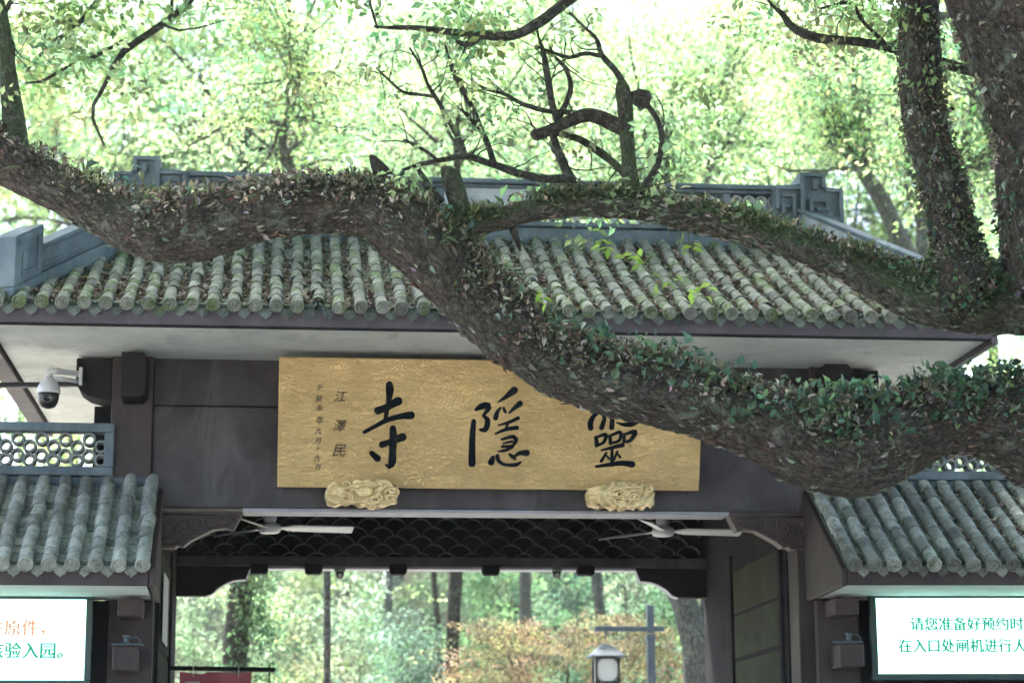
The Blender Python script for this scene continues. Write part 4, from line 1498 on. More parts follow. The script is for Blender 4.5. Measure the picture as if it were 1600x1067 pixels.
# growths standing on the limbs and boughs overhead
YC = -4.1
BR = {
    'upright_shoot': [([(986, 312, 34, YC), (984, 270, 25, YC), (981, 220, 22, YC), (977, 170, 24, YC), (973, 140, 24, YC), (971, 128, 14, YC)], 'bark_moss'),
                      ([(984, 150, 14, YC), (996, 152, 26, YC), (1008, 156, 30, YC), (1016, 158, 16, YC)], 'bark'),
                      ([(1008, 160, 10, YC), (1026, 185, 9, YC), (1034, 212, 9, YC), (1031, 245, 9, YC), (1018, 275, 10, YC), (1000, 300, 12, YC)], 'bark_thin'),
                      ([(974, 132, 12, YC), (962, 112, 10, YC), (940, 86, 9, YC), (932, 62, 7, YC), (912, 42, 5, YC), (890, 20, 4, YC+.2)], 'bark_thin'),
                      ([(940, 88, 7, YC), (915, 84, 6, YC), (890, 90, 6, YC), (862, 82, 5, YC), (836, 72, 3, YC)], 'bark_thin'),
                      ([(980, 205, 24, YC), (958, 194, 24, YC), (925, 180, 22, YC), (896, 186, 19, YC-.1), (862, 202, 18, YC-.15), (838, 211, 20, YC-.2), (830, 206, 8, YC-.2)], 'bark'),
                      ([(872, 190, 13, YC), (864, 168, 11, YC), (858, 135, 10, YC), (853, 105, 9, YC), (848, 78, 7, YC), (842, 60, 4, YC), (838, 40, 3, YC)], 'bark_thin'),
                      ([(874, 182, 10, YC), (886, 158, 8, YC), (892, 135, 8, YC), (884, 108, 7, YC), (866, 88, 5, YC), (858, 70, 3, YC)], 'bark_thin'),
                      ([(892, 176, 8, YC), (850, 173, 8, YC), (815, 162, 7, YC), (790, 148, 6, YC), (756, 138, 5, YC), (735, 124, 3, YC)], 'bark_thin'),
                      ([(862, 205, 12, YC), (872, 235, 13, YC), (882, 260, 14, YC), (892, 282, 15, YC), (900, 306, 16, YC)], 'bark_thin'),
                      ([(870, 208, 9, YC+.2), (905, 218, 10, YC+.2), (940, 240, 12, YC+.2), (966, 262, 12, YC+.1), (988, 288, 14, YC)], 'bark_moss')],
    'spreading_branch': [([(905, 300, 14, YC), (888, 281, 13, YC), (850, 279, 13, YC), (815, 272, 13, YC), (785, 262, 12, YC), (758, 253, 11, YC), (728, 244, 10, YC), (700, 248, 8, YC), (660, 256, 7, YC), (628, 266, 4, YC)], 'bark_thin'),
                         ([(772, 257, 11, YC), (762, 225, 9, YC), (748, 195, 10, YC), (738, 168, 8, YC), (720, 135, 8, YC), (708, 112, 7, YC), (702, 92, 4, YC), (695, 70, 3, YC)], 'bark_thin'),
                         ([(726, 245, 10, YC), (722, 228, 9, YC), (706, 198, 8, YC), (692, 172, 7, YC), (682, 155, 8, YC), (668, 132, 6, YC), (658, 105, 5, YC), (640, 75, 3, YC)], 'bark_thin'),
                         ([(682, 152, 6, YC), (655, 148, 5, YC), (630, 144, 5, YC), (608, 126, 4, YC), (588, 106, 2.5, YC)], 'bark_thin'),
                         ([(745, 200, 8, YC), (735, 188, 6, YC), (728, 175, 4, YC)], 'bark_thin'),
                         ([(683, 250, 7, YC), (665, 236, 6, YC), (645, 226, 5, YC), (630, 218, 3, YC)], 'bark_thin')],
    'overhead_bough': [([(1436, -80, 40, -4.2), (1300, -150, 30, -4.3), (1120, -130, 24, -4.4), (980, -60, 20, -4.4), (890, 0, 17, -4.3), (845, 34, 16, -4.3), (800, 56, 14, -4.3), (745, 55, 12, -4.3), (700, 50, 10, -4.3), (650, 44, 8, -4.3), (610, 44, 6, -4.3), (584, 42, 3, -4.3)], 'bark_thin'),
                       ([(752, 56, 9, -4.3), (742, 64, 10, -4.28), (728, 70, 9, -4.25), (712, 64, 5, -4.25)], 'bark_thin'),
                       ([(590, 45, 4, -4.3), (582, 20, 4, -4.3), (575, -10, 3, -4.3)], 'bark_thin'),
                       ([(1600, 120, 22, -4.6), (1530, 114, 17, -4.1), (1470, 98, 15, -3.9), (1395, 76, 14, -3.8), (1340, 66, 13, -3.8), (1280, 60, 14, -3.8), (1240, 44, 12, -3.8), (1222, 22, 9, -3.8), (1206, 8, 5, -3.8), (1190, -10, 3, -3.8)], 'bark_thin'),
                       ([(1390, 76, 8, -3.8), (1345, 30, 6, -3.8), (1330, 5, 5, -3.8), (1280, 14, 4, -3.8)], 'bark_thin')],
    'left_shoot': [([(24, 240, 40, -3.5), (22, 195, 35, -3.5), (16, 140, 28, -3.5), (10, 90, 25, -3.5), (3, 40, 22, -3.5), (-14, -30, 19, -3.5), (-40, -120, 16, -3.5)], 'bark_moss'),
                   ([(4, 30, 9, -3.5), (12, 12, 8, -3.5), (24, -8, 7, -3.5)], 'bark_thin'),
                   ([(14, 55, 5, -3.5), (22, 75, 4, -3.5), (20, 100, 3, -3.5)], 'bark_thin')],
}
tips = []
for nm, lst in BR.items():
    for q, (rows, mat) in enumerate(lst):
        P, R = trace(rows, 0.03)
        w = Wood()
        w.limb(P, R, 12 if R.max() > 0.03 else 8, bark_disp(q*3.3+len(nm), 1.2), q)
        rt_ = np.random.default_rng(len(nm)*31+q)
        if R.max() < 0.055:
            for _ in range(5):
                i0 = int(rt_.uniform(0.35, 0.98)*(len(P)-1))
                d_ = unit(rt_.normal(size=3)*np.array([1, 0.6, 0.8])+np.array([0, 0, 0.4])+0.6*unit(P[-1]-P[i0]+1e-6))
                Q_ = [P[i0]]
                for jj in range(6):
                    d_ = unit(d_+rt_.normal(size=3)*0.3)
                    Q_.append(Q_[-1]+d_*rt_.uniform(0.03, 0.09))
                r_0 = min(R[i0]*0.5, 0.007)
                w.limb(np.array(Q_), np.linspace(r_0, 0.0016, 7), 5, None, q)
                tips.append((nm, np.array(Q_), np.linspace(r_0, 0.002, 7)))
        w.build(nm, mat, camphor)
        tips.append((nm, P, R))


# ------------------------------------------------------------------ foliage helpers
FRESH = [(0.19, 0.265, 0.115), (0.17, 0.255, 0.12), (0.21, 0.265, 0.12), (0.14, 0.24, 0.125), (0.235, 0.26, 0.14)]
MID = [(0.125, 0.195, 0.11), (0.145, 0.215, 0.12), (0.11, 0.18, 0.112), (0.16, 0.22, 0.12)]
DEEP = [(0.06, 0.13, 0.075), (0.08, 0.15, 0.08), (0.05, 0.11, 0.07), (0.10, 0.16, 0.09)]
MAPLE = [(0.135, 0.108, 0.07), (0.145, 0.105, 0.074), (0.128, 0.115, 0.068), (0.11, 0.122, 0.066), (0.15, 0.118, 0.08)]


def spray(centers, n_per, rad, flat_, rng, size, cols, jit=0.2):
    """flattened leaf clumps around centres -> arrays for leaves()"""
    C = np.repeat(centers, n_per, axis=0)
    n = len(C)
    tilt = np.repeat(unit(rng.normal(size=(len(centers), 3))*0.35+np.array([0, 0, 1.0])), n_per, axis=0)
    o = rng.normal(size=(n, 3))
    o = unit(o)*np.cbrt(rng.random((n, 1)))
    h = (o*tilt).sum(1, keepdims=True)
    o = o-tilt*h*(1-flat_)
    P = C+o*rad
    D = unit(o*np.array([1, 1, 0.4])+rng.normal(size=(n, 3))*0.5+np.array([0, 0, -0.25]))
    U = unit(tilt+rng.normal(size=(n, 3))*0.55)
    L = size*np.exp(rng.normal(0, 0.22, n))
    base = palette(len(centers), rng, cols, 0.3)
    col = np.clip(np.repeat(base, n_per, axis=0)*(1+rng.normal(0, jit, (n, 1))), 0.004, 0.9)
    return P, D, U, L, L*0.27, col


def grow(P, R, rng, n, lmin, lmax, w, depth, tips_out, up=0.35, start=0.3, crook=0.25, seg=6):
    """side branches off a polyline; returns tip clouds"""
    for _ in range(n):
        i = int(rng.uniform(start, 0.98)*(len(P)-1))
        d = unit(rng.normal(size=3)*np.array([1, 1, 0.5])+np.array([0, 0, up]))
        ln = rng.uniform(lmin, lmax)
        k = 7
        Q = [P[i]]
        for j in range(k):
            d = unit(d+rng.normal(size=3)*crook+np.array([0, 0, 0.05]))
            Q.append(Q[-1]+d*ln/k)
        Q = np.array(Q)
        r0 = min(R[i]*0.62, ln*0.03)
        Rr = np.linspace(r0, r0*0.22, len(Q))
        w.limb(Q, Rr, seg, None, rng.random()*9)
        tips_out.append(Q[2:])
        if depth > 0:
            grow(Q, Rr, rng, 3, lmin*0.5, lmax*0.55, w, depth-1, tips_out, up*0.6, 0.3, crook, 5)


def tree(name, label, trunk_rows, mat, cols, seed, crown_z, n_branch, blen, n_clump, n_per, clump_r, size, group='trees behind the gate', cat='tree', depth=1, extra=None, trace_px=True, up=0.35, flat_=0.35, start=0.35, leafmat='leaf'):
    """trunk from traced rows (top first or bottom first, any), crown from branch tips"""
    rng = np.random.default_rng(seed)
    if trace_px:
        P, R = trace(trunk_rows, 0.12)
    else:
        Q = catmull(np.array(trunk_rows, float), 0.25)
        P, R = Q[:, :3], np.maximum(Q[:, 3], 0.01)
    if P[0][2] > P[-1][2]:
        P, R = P[::-1], R[::-1]
    gz = hill_z(P[0][0], P[0][1]) if P[0][1] > 16 else 0.0
    if P[0][2] > gz+0.1:                                    # down to the ground
        m_ = max(3, int((P[0][2]-gz)/0.4))
        low = np.array([[P[0][0]+0.04*(t), P[0][1], gz-0.05+(P[0][2]-gz+0.05)*(1-t)] for t in np.linspace(1, 0, m_+1)[:-1]])
        P = np.vstack([low, P])
        R = np.concatenate([np.linspace(R[0]*1.35, R[0], m_), R])
    root = empty(name, (P[0][0], P[0][1], gz), label, cat, group)
    w = Wood()
    w.limb(P, R, 12, bark_disp(seed*1.7, 0.9), seed)
    w.build('trunk', mat, root)
    wb_ = Wood()
    tp = []
    if extra:
        for rows in extra:
            Pe, Re = trace(rows, 0.1)
            we_ = Wood()
            we_.limb(Pe, Re, 8, bark_disp(seed, 0.8), seed)
            we_.build('bough', mat, root)
            tp.append(Pe[len(Pe)//2:])
    zs = P[:, 2]
    st = np.clip(np.searchsorted(zs, crown_z)/len(zs), 0.05, 0.95)
    grow(P, R, rng, n_branch, blen*0.6, blen, wb_, depth, tp, up, st)
    if wb_.n:
        wb_.build('branches', mat, root)
    cloud = np.vstack(tp)
    pick = cloud[rng.integers(0, len(cloud), n_clump)]+rng.normal(size=(n_clump, 3))*blen*0.09
    pick = pick[pick[:, 2] > gz+0.6]
    P_, D_, U_, L_, W_, C_ = spray(pick, n_per, clump_r, flat_, rng, size, cols)
    leaves('crown', P_, D_, U_, L_, W_, C_, leafmat, root)
    return root, cloud


# camphor's own fresh foliage on its thin branches and its unseen shading crown overhead
rngc = np.random.default_rng(31)
cc = []
for nm, P, R in tips:
    if nm in ('overhead_bough',):
        sel = P[R < 0.06]
        for q in range(26 if len(sel) > 10 else 2):
            cc.append(sel[rngc.integers(0, len(sel))]+rngc.normal(size=3)*np.array([0.3, 0.4, 0.16])+np.array([0, 0.1, 0.12]))
    elif R.max() < 0.05:
        for q in range(1 if rngc.random() < 0.4 else 0):
            cc.append(P[-1]+rngc.normal(size=3)*np.array([0.22, 0.3, 0.18]))
cc = np.array(cc)
a_ = spray(cc, 24, 0.22, 0.35, rngc, 0.066, FRESH)
leaves('fresh_foliage', *a_, 'leaf', camphor)['kind'] = 'stuff'
# unseen crown above the frame, spread and thickened to shade gate and roof
hi = []
for k in range(2100):
    x, y = rngc.uniform(-10, 14), rngc.uniform(-15, 8.5)
    z = 8.6+0.30*(y+18)*1.06+rngc.uniform(0, 4.5)
    hi.append((x, y, z+0.6*math.sin(x*0.9)+0.5*math.sin(y*1.1)))
a_ = spray(np.array(hi), 26, 0.8, 0.35, rngc, 0.34, MID)
leaves('high_shade_crown', *a_, 'leaf', camphor)['kind'] = 'stuff'
wcr = Wood()
for k in range(16):
    s0 = limb_surf['trb'][0][0] if k % 2 else limb_surf['tra'][0][0]
    e0 = np.array(hi[k*60])
    Q = catmull(np.array([s0, s0*0.7+e0*0.3+(0, 0, 0.8), s0*0.3+e0*0.7+(0, 0, 0.6), e0]), 0.3)
    wcr.limb(Q, np.linspace(0.14, 0.02, len(Q)), 8, None, k)
wcr.build('high_branches', 'bark_thin', camphor)

# ------------------------------------------------------------------ epiphytes, ferns and dead leaves on the limbs
DEAD = [(0.22, 0.19, 0.155), (0.13, 0.108, 0.085), (0.36, 0.33, 0.285), (0.07, 0.056, 0.044), (0.17, 0.15, 0.125), (0.09, 0.075, 0.058)]
CRUMB = [(0.11, 0.092, 0.076), (0.17, 0.148, 0.125), (0.26, 0.235, 0.205), (0.10, 0.12, 0.085), (0.2, 0.225, 0.175), (0.055, 0.045, 0.037)]
IVY = [(0.055, 0.11, 0.07), (0.08, 0.14, 0.085), (0.04, 0.085, 0.058), (0.11, 0.17, 0.09), (0.07, 0.13, 0.09)]
GRASSY = [(0.09, 0.12, 0.06), (0.13, 0.15, 0.08), (0.06, 0.09, 0.045), (0.17, 0.17, 0.10)]


def world_px(p):
    v = np.asarray(p)-CAM
    z = v@_fw
    return 800+FPX*(v@_r2)/z, 533.5-FPX*(v@_u2)/z


def epiphytes(name, key, n, dens, cols, size, zmin, seed, stand=0.5, mat='leaf_thick', wr=0.3, lift=0.05, fine=True):
    """dens(px, py, nz) -> keep probability"""
    P, R, V, D = limb_surf[key]
    rng = np.random.default_rng(seed)
    n_r, sg = V.shape[:2]
    ii, kk = rng.integers(0, n_r, n), rng.integers(0, sg, n)
    pos, nr = V[ii, kk], D[ii, kk]
    px, py = world_px(pos)
    # clumpiness
    cl = np.array([mnoise.noise(Vector(p*4.2+seed)) for p in pos])
    keep = (nr[:, 2] > zmin) & (rng.random(n) < dens(px, py, nr[:, 2])*np.clip(0.55+1.3*cl, 0.04, 1.4)) & (nr[:, 1] < 0.75)
    tang = unit(np.gradient(P, axis=0))[ii[keep]]
    pos, nr = pos[keep], nr[keep]
    m = len(pos)
    L = size*np.exp(np.clip(rng.normal(0, 0.32, m), -0.7, 0.55))
    Dd = unit(nr*stand+rng.normal(size=(m, 3))*0.6+np.array([0, -0.15, -0.15]))
    U = unit(rng.normal(size=(m, 3))*0.6+nr)
    if not fine:
        Dd = unit(tang*rng.choice([-1.0, 1.0], (m, 1))+rng.normal(size=(m, 3))*0.22+nr*0.12)
        U = unit(nr+rng.normal(size=(m, 3))*0.3)
    upv = unit(nr+np.array([0, 0, 0.7]))
    pos = pos+upv*(rng.random((m, 1))**1.5*lift-0.01)
    cp = palette(m, rng, cols, 0.32)
    if not fine:                                            # lichen and red-brown patches among the flakes
        pn = np.array([mnoise.noise(Vector(p*2.6+3.0)) for p in pos])[:, None]
        cp = np.where(pn > 0.22, palette(m, rng, [(0.16, 0.185, 0.145), (0.21, 0.23, 0.19), (0.11, 0.135, 0.095)], 0.25), cp)
        cp = np.where(pn < -0.34, palette(m, rng, [(0.15, 0.095, 0.07), (0.10, 0.06, 0.045), (0.19, 0.14, 0.11)], 0.25), cp)
    o = leaves(name, pos, Dd, U, L, L*wr*rng.uniform(0.6, 1.3, m), cp, mat, camphor, 0.3, fine)
    o['kind'] = 'stuff'
    return o


def d_main_dead(px, py, nz):
    b = np.where(px < 180, 0.25, np.where(px < 700, 0.55, np.where(px < 820, 0.75, 0.8)))
    return b*np.clip(0.25+nz*0.9, 0.05, 1.1)


def d_main_green(px, py, nz):
    g_ = np.interp(px, [600, 850, 1050, 1200, 1400, 1500, 1650], [0.02, 0.10, 0.30, 0.6, 0.75, 1.0, 1.0])
    return g_*np.clip(0.4+nz*0.8, 0.1, 1.1)


def d_grass(px, py, nz):
    return np.interp(px, [0, 500, 640, 900], [0.25, 0.4, 0.7, 0.45])*np.clip(0.2+nz, 0, 1)


epiphytes('dead_leaf_cover', 'main', 90000, d_main_dead, DEAD, 0.037, -0.35, 1, 0.5, 'litter', 0.26, 0.075)
epiphytes('green_leaf_cover', 'main', 40000, d_main_green, IVY, 0.054, -0.35, 2, 0.7, 'leaf_thick', 0.33, 0.14)
epiphytes('fern_cover', 'main', 20000, d_grass, GRASSY, 0.085, -0.6, 3, 0.9, 'leaf_thick', 0.075, 0.03)
epiphytes('fern_cover', 'second', 26000, lambda px, py, nz: np.interp(px, [650, 1000, 1100, 1500], [0.9, 0.9, 0.8, 0.5])*np.clip(0.3+nz, 0, 1), GRASSY, 0.06, -0.2, 4, 0.9, 'leaf_thick', 0.11)
epiphytes('dead_leaf_cover', 'second', 18000, lambda px, py, nz: np.interp(px, [650, 1000, 1100, 1500], [0.1, 0.15, 0.6, 0.5])*np.clip(0.2+nz, 0, 1), DEAD, 0.036, -0.3, 5, 0.6, 'litter')
epiphytes('green_leaf_cover', 'second', 9000, lambda px, py, nz: np.interp(px, [1050, 1150, 1400, 1480], [0.0, 0.3, 0.4, 1.0])*np.clip(0.4+nz, 0, 1), IVY, 0.05, -0.4, 6, 0.7, 'leaf_thick', 0.34)
epiphytes('green_leaf_cover', 'tra', 7000, lambda px, py, nz: np.interp(py, [100, 200, 330, 380, 480], [0.06, 0.08, 0.2, 0.8, 1.0])*np.ones_like(nz), IVY+GRASSY, 0.042, -1.0, 7, 0.7, 'leaf_thick', 0.3)
epiphytes('dead_leaf_cover', 'tra', 13000, lambda px, py, nz: np.interp(py, [0, 100, 200, 330, 480], [0.3, 0.4, 0.5, 0.6, 0.7])*np.ones_like(nz), DEAD+GRASSY, 0.03, -1.0, 8, 0.6, 'litter')
epiphytes('green_leaf_cover', 'trb', 15000, lambda px, py, nz: np.interp(py, [200, 300, 380, 560], [0.0, 0.15, 0.7, 0.8])*np.ones_like(nz), IVY, 0.05, -1.0, 9, 0.7, 'leaf_thick', 0.32)
epiphytes('dead_leaf_cover', 'trb', 18000, lambda px, py, nz: np.interp(py, [0, 260, 480], [0.28, 0.4, 0.5])*np.ones_like(nz), DEAD, 0.042, -1.0, 10, 0.4, 'litter')

for kk_, nn_ in (('main', 46000), ('second', 16000), ('tra', 9000), ('trb', 16000)):
    epiphytes('bark_flakes', kk_, nn_, lambda px, py, nz: np.where(px < 820, 0.22, np.where(px > 1395, 0.32, 0.42))*np.ones_like(nz), CRUMB, 0.05, -1.1, 20+len(kk_), 0.35, 'litter', 0.16, 0.004, False)

# fresh sprigs hanging before the roof
rs = np.random.default_rng(77)
for k, (pts, nl) in enumerate((([(1010, 345, -4.3), (975, 365, -4.5), (950, 372, -4.6)], 9), ([(1045, 350, -4.3), (1040, 385, -4.5), (1015, 395, -4.55), (990, 402, -4.6)], 10), ([(1060, 350, -4.3), (1060, 380, -4.5), (1044, 440, -4.5)], 7), ([(1075, 350, -4.3), (1078, 400, -4.4), (1090, 460, -4.5)], 8), ([(1090, 350, -4.2), (1084, 378, -4.4), (1076, 384, -4.4)], 5),
                                 ([(860, 530, -4.6), (850, 500, -4.7), (845, 465, -4.7)], 5))):
    q = catmull(np.array([at(*p) for p in pts]), 0.03)
    mb = MB()
    mb.tube(list(q), list(np.linspace(0.004, 0.0015, len(q))), 5)
    tw = mb.build('sprig', 'bark_moss', camphor)
    c0 = q[-1]
    P_ = c0+rs.normal(size=(nl, 3))*np.array([0.035, 0.03, 0.03])
    D_ = unit(rs.normal(size=(nl, 3))*np.array([1, 0.6, 0.5])+np.array([0, -0.2, -0.4]))
    U_ = unit(rs.normal(size=(nl, 3))*0.5+np.array([0, -0.5, 1]))
    C_ = palette(nl, rs, [(0.22, 0.34, 0.06), (0.26, 0.36, 0.08)], 0.1)
    for q in range(nl):
        leaves('sprig_leaf', P_[q:q+1], D_[q:q+1], U_[q:q+1], np.full(1, 0.085), np.full(1, 0.023), C_[q:q+1], 'leaf', tw)

# ------------------------------------------------------------------ dry leaves lying in the roof channels
rl = np.random.default_rng(12)


def litter(n, x_of, y0, y1, zf, slf, seed, label, parent_dens):
    rr = np.random.default_rng(seed)
    P_, D_, U_, L_ = [], [], [], []
    for _ in range(n):
        y = rr.uniform(y0, y1)
        x = x_of(rr)
        if rr.random() > parent_dens(x, y):
            continue
        sl = slf(y)
        P_.append((x, y, zf(y)+rr.uniform(0.004, 0.042)))
        nrm = np.array([0, -math.sin(sl), math.cos(sl)])
        U_.append(unit(nrm+rr.normal(size=3)*0.45))
        d = rr.normal(size=3)
        D_.append(unit(d-nrm*np.dot(d, nrm)*0.8))
        L_.append(0.052*math.exp(rr.normal(0, 0.3)))
    n_ = len(P_)
    o = leaves('leaf_litter', np.array(P_), np.array(D_), np.array(U_), np.array(L_), np.array(L_)*0.27, palette(n_, rr, [(0.26, 0.215, 0.185), (0.17, 0.13, 0.105), (0.10, 0.075, 0.06), (0.34, 0.295, 0.255), (0.055, 0.042, 0.033), (0.20, 0.17, 0.12), (0.08, 0.062, 0.05)], 0.2), 'litter', None, 0.35)
    tag(o, label, 'leaf litter', None, 'stuff')
    return o


def xm_main(rr):
    return cols_x[rr.integers(0, len(cols_x)-1)]+SP/2+rr.normal(0, 0.026)


litter(15000, xm_main, EY-0.01, RY-0.1, roof_z, roof_slope, 5, 'dry tan leaves lying between the tiles of the main roof',
       lambda x, y: np.clip(0.62+0.8*mnoise.noise(Vector((x*1.3, y*1.6, 2))), 0.1, 1.0)*(1.0 if y < hip_y(x)-0.1 else 0))
# right wing has some too
spw = 0.160


def xm_w(rr):
    return 0.05+spw*(rr.integers(5, 17))+spw/2+rr.normal(0, 0.022)


o = litter(2600, xm_w, -1.38, -0.12, lambda y: 3.375+(y+1.42)*0.5846, lambda y: 0.529, 6, 'dry leaves lying between the tiles of the right side roof',
           lambda x, y: np.clip((x-0.9)*0.7, 0, 1))
o.matrix_world = wr.matrix_basis.copy()

# ------------------------------------------------------------------ trees standing behind the gate
def vert(px, Y, d, py0=1067, py1=330, lean=0, top=0.6):
    """rows of a rising trunk seen through the opening, carried on up behind the gate"""
    return [(px, py0, d, Y), (px+lean*0.35, py0-90, d*0.97, Y), (px+lean, py0-175, d*0.93, Y), (px+lean*1.5, 700, d*0.85, Y), (px+lean*1.3, 500, d*0.75, Y), (px+lean*1.2, py1, d*top, Y), (px+lean*1.6, py1-150, d*top*0.7, Y)]


T = []
T.append(tree('slender_tree', 'slender grey tree leaning over the left half of the roof ridge', [(511, 1067, 11, 7), (511, 900, 11, 7), (505, 700, 12, 7), (488, 480, 14, 7), (460, 285, 15, 7), (441, 224, 14, 7), (453, 175, 12, 7), (467, 118, 10, 7), (462, 70, 8, 7), (452, 20, 6, 7), (445, -40, 4, 7)], 'bark_grey', FRESH+MID, 101, 9.2, 13, 1.9, 210, 34, 0.42, 0.075,
              extra=[[(467, 120, 8, 7), (477, 85, 7, 7), (478, 40, 6, 7), (492, 0, 4, 7)], [(448, 262, 7, 7), (425, 235, 5, 7), (390, 205, 4, 7), (362, 180, 3, 7)], [(470, 262, 6, 7), (510, 250, 4, 7), (540, 255, 3, 7)]]))
T.append(tree('forked_tree', 'forked grey tree seen above the right hip ridge', [(1440, 440, 32, 9), (1412, 385, 28, 9), (1378, 314, 25, 9), (1342, 260, 20, 9), (1320, 222, 16, 9), (1308, 180, 12, 9), (1296, 130, 9, 9), (1270, 80, 6, 9)], 'bark_grey', FRESH+MID, 102, 9.8, 14, 2.3, 270, 36, 0.45, 0.078,
              extra=[[(1382, 322, 13, 9), (1358, 280, 11, 9), (1356, 250, 10, 9), (1374, 218, 9, 9), (1402, 198, 7, 9), (1430, 190, 5, 9)], [(1320, 225, 9, 9), (1306, 200, 8, 9), (1302, 165, 7, 9), (1312, 140, 5, 9)], [(1310, 190, 7, 9), (1275, 150, 6, 9), (1240, 130, 4, 9), (1200, 115, 3, 9)], [(1340, 260, 7, 9), (1300, 225, 5, 9), (1275, 195, 4, 9)]]))
T.append(tree('twin_tree', 'thin twin-stemmed tree between the right hip ridge and the rising trunk', [(1441, 440, 22, 11), (1440, 370, 19, 11), (1446, 310, 15, 11), (1453, 260, 13, 11), (1452, 200, 10, 11), (1460, 120, 7, 11)], 'bark_grey', MID, 103, 10.5, 9, 2.0, 160, 34, 0.45, 0.08,
              extra=[[(1440, 360, 13, 11), (1428, 315, 12, 11), (1416, 290, 10, 11), (1412, 285, 6, 11)]]))
T.append(tree('smooth_tree', 'smooth pale trunk slanting up behind the big trunk at the right edge', [(1640, 420, 36, 6), (1596, 300, 33, 6), (1556, 210, 31, 6), (1524, 135, 29, 6), (1502, 60, 26, 6), (1480, -40, 22, 6)], 'bark_grey', FRESH+MID, 104, 9.0, 12, 2.2, 240, 36, 0.42, 0.075))
T.append(tree('thin_tree', 'thin pale tree standing left of the right ridge ornament', [(1090, 420, 15, 15), (1098, 310, 13, 15), (1112, 245, 11, 15), (1116, 190, 9, 15), (1128, 130, 7, 15), (1150, 80, 4, 15)], 'bark_grey', MID+FRESH, 105, 12.2, 12, 2.6, 260, 36, 0.5, 0.085,
              extra=[[(1112, 250, 7, 15), (1092, 200, 6, 15), (1080, 160, 4, 15)], [(1106, 270, 8, 15), (1140, 215, 7, 15), (1165, 175, 5, 15)]]))
# tree outside the left edge with boughs hanging in
T.append(tree('bough_tree', 'leafy tree whose dark boughs hang into the upper left corner', [(-6.3, 2.5, 0, 0.30), (-6.2, 2.5, 4, 0.26), (-5.6, 2.4, 8.5, 0.21), (-4.6, 2.2, 11.5, 0.16), (-3.6, 2.0, 13, 0.1)], 'bark_thin', FRESH, 106, 8.0, 6, 2.6, 330, 30, 0.34, 0.09, trace_px=False,
              extra=[[(*world_px((-3.6, 2.0, 13.0)), 26, 2.0), (120, -420, 24, 1.9), (300, -330, 21, 1.9), (380, -190, 18, 1.8), (340, -70, 15, 1.6), (298, 0, 12, 1.4), (262, 32, 12, 1.3), (228, 56, 11, 1.2), (192, 82, 11, 1.1), (180, 100, 9, 1.1), (160, 140, 7, 1.0), (146, 165, 6, 1.0), (145, 185, 5, 1.0), (165, 232, 3, 1.0)],
                     [(192, 64, 6, 1.2), (150, 88, 6, 1.2), (100, 108, 6, 1.2), (64, 128, 5, 1.2), (40, 130, 3, 1.2)],
                     [(250, 38, 5, 1.3), (280, 48, 4, 1.3), (310, 44, 3, 1.3), (350, 32, 2, 1.3)],
                     [(372, -180, 14, 1.8), (270, -110, 12, 1.6), (190, -40, 10, 1.5), (150, 5, 9, 1.5), (120, 40, 8, 1.4), (85, 65, 6, 1.4), (50, 100, 5, 1.4), (42, 112, 4, 1.4)],
                     [(268, 30, 6, 1.4), (268, 8, 5, 1.4), (272, -20, 4, 1.4)]]))
# trunks seen through the opening
T.append(tree('ivy_tree', 'thick ivy-clad trunk at the left of the opening above the red banner', vert(366, 12, 38, lean=12), 'bark_brown', DEEP+MID, 107, 9.5, 13, 3.2, 130, 36, 0.5, 0.085))
T.append(tree('straight_tree', 'dark mottled trunk right of the opening centre-left, bare and straight', vert(706, 13, 22, lean=6), 'bark_brown', MID, 108, 10.0, 13, 3.0, 130, 36, 0.5, 0.085))
T[-1][0]['label'] = 'dark straight trunk just left of the orange maple in the opening'
T.append(tree('pale_tree', 'pale grey trunk rising above the orange maple', vert(820, 17, 20, lean=1), 'bark_grey', MID+FRESH, 109, 12.0, 13, 3.2, 130, 36, 0.5, 0.085))
T.append(tree('leaning_tree', 'grey-green trunk rising above the hanging lantern', vert(944, 16, 18, lean=-12), 'bark_grey', MID+FRESH, 110, 12.0, 13, 3.2, 130, 36, 0.5, 0.085))
T.append(tree('slim_tree', 'slim pale curved trunk left of the middle of the opening', vert(606, 19, 12, lean=2), 'bark_grey', FRESH, 111, 12.0, 12, 3.0, 130, 36, 0.5, 0.085, extra=[[(605, 1030, 6, 19), (640, 985, 5, 19), (655, 950, 4, 19)]]))
T.append(tree('thin_dark_tree', 'thin dark bent trunk next to the straight dark trunk', vert(688, 21, 9, lean=-10), 'bark_brown', MID, 112, 13.0, 10, 2.8, 130, 36, 0.5, 0.085))
T.append(tree('old_grey_tree', 'broad pale grey trunk at the right edge of the opening', [(1096, 1090, 56, 8), (1092, 1030, 50, 8), (1082, 985, 46, 8), (1068, 940, 40, 8), (1048, 890, 34, 8), (1030, 800, 30, 8), (1020, 600, 28, 8), (1015, 420, 24, 8), (1010, 300, 16, 8)], 'bark_grey', MID, 114, 8.4, 12, 2.4, 220, 34, 0.45, 0.08,
              extra=[[(1086, 1000, 26, 8), (1098, 960, 22, 8), (1106, 925, 20, 8), (1118, 860, 18, 8), (1130, 760, 16, 8)]]))

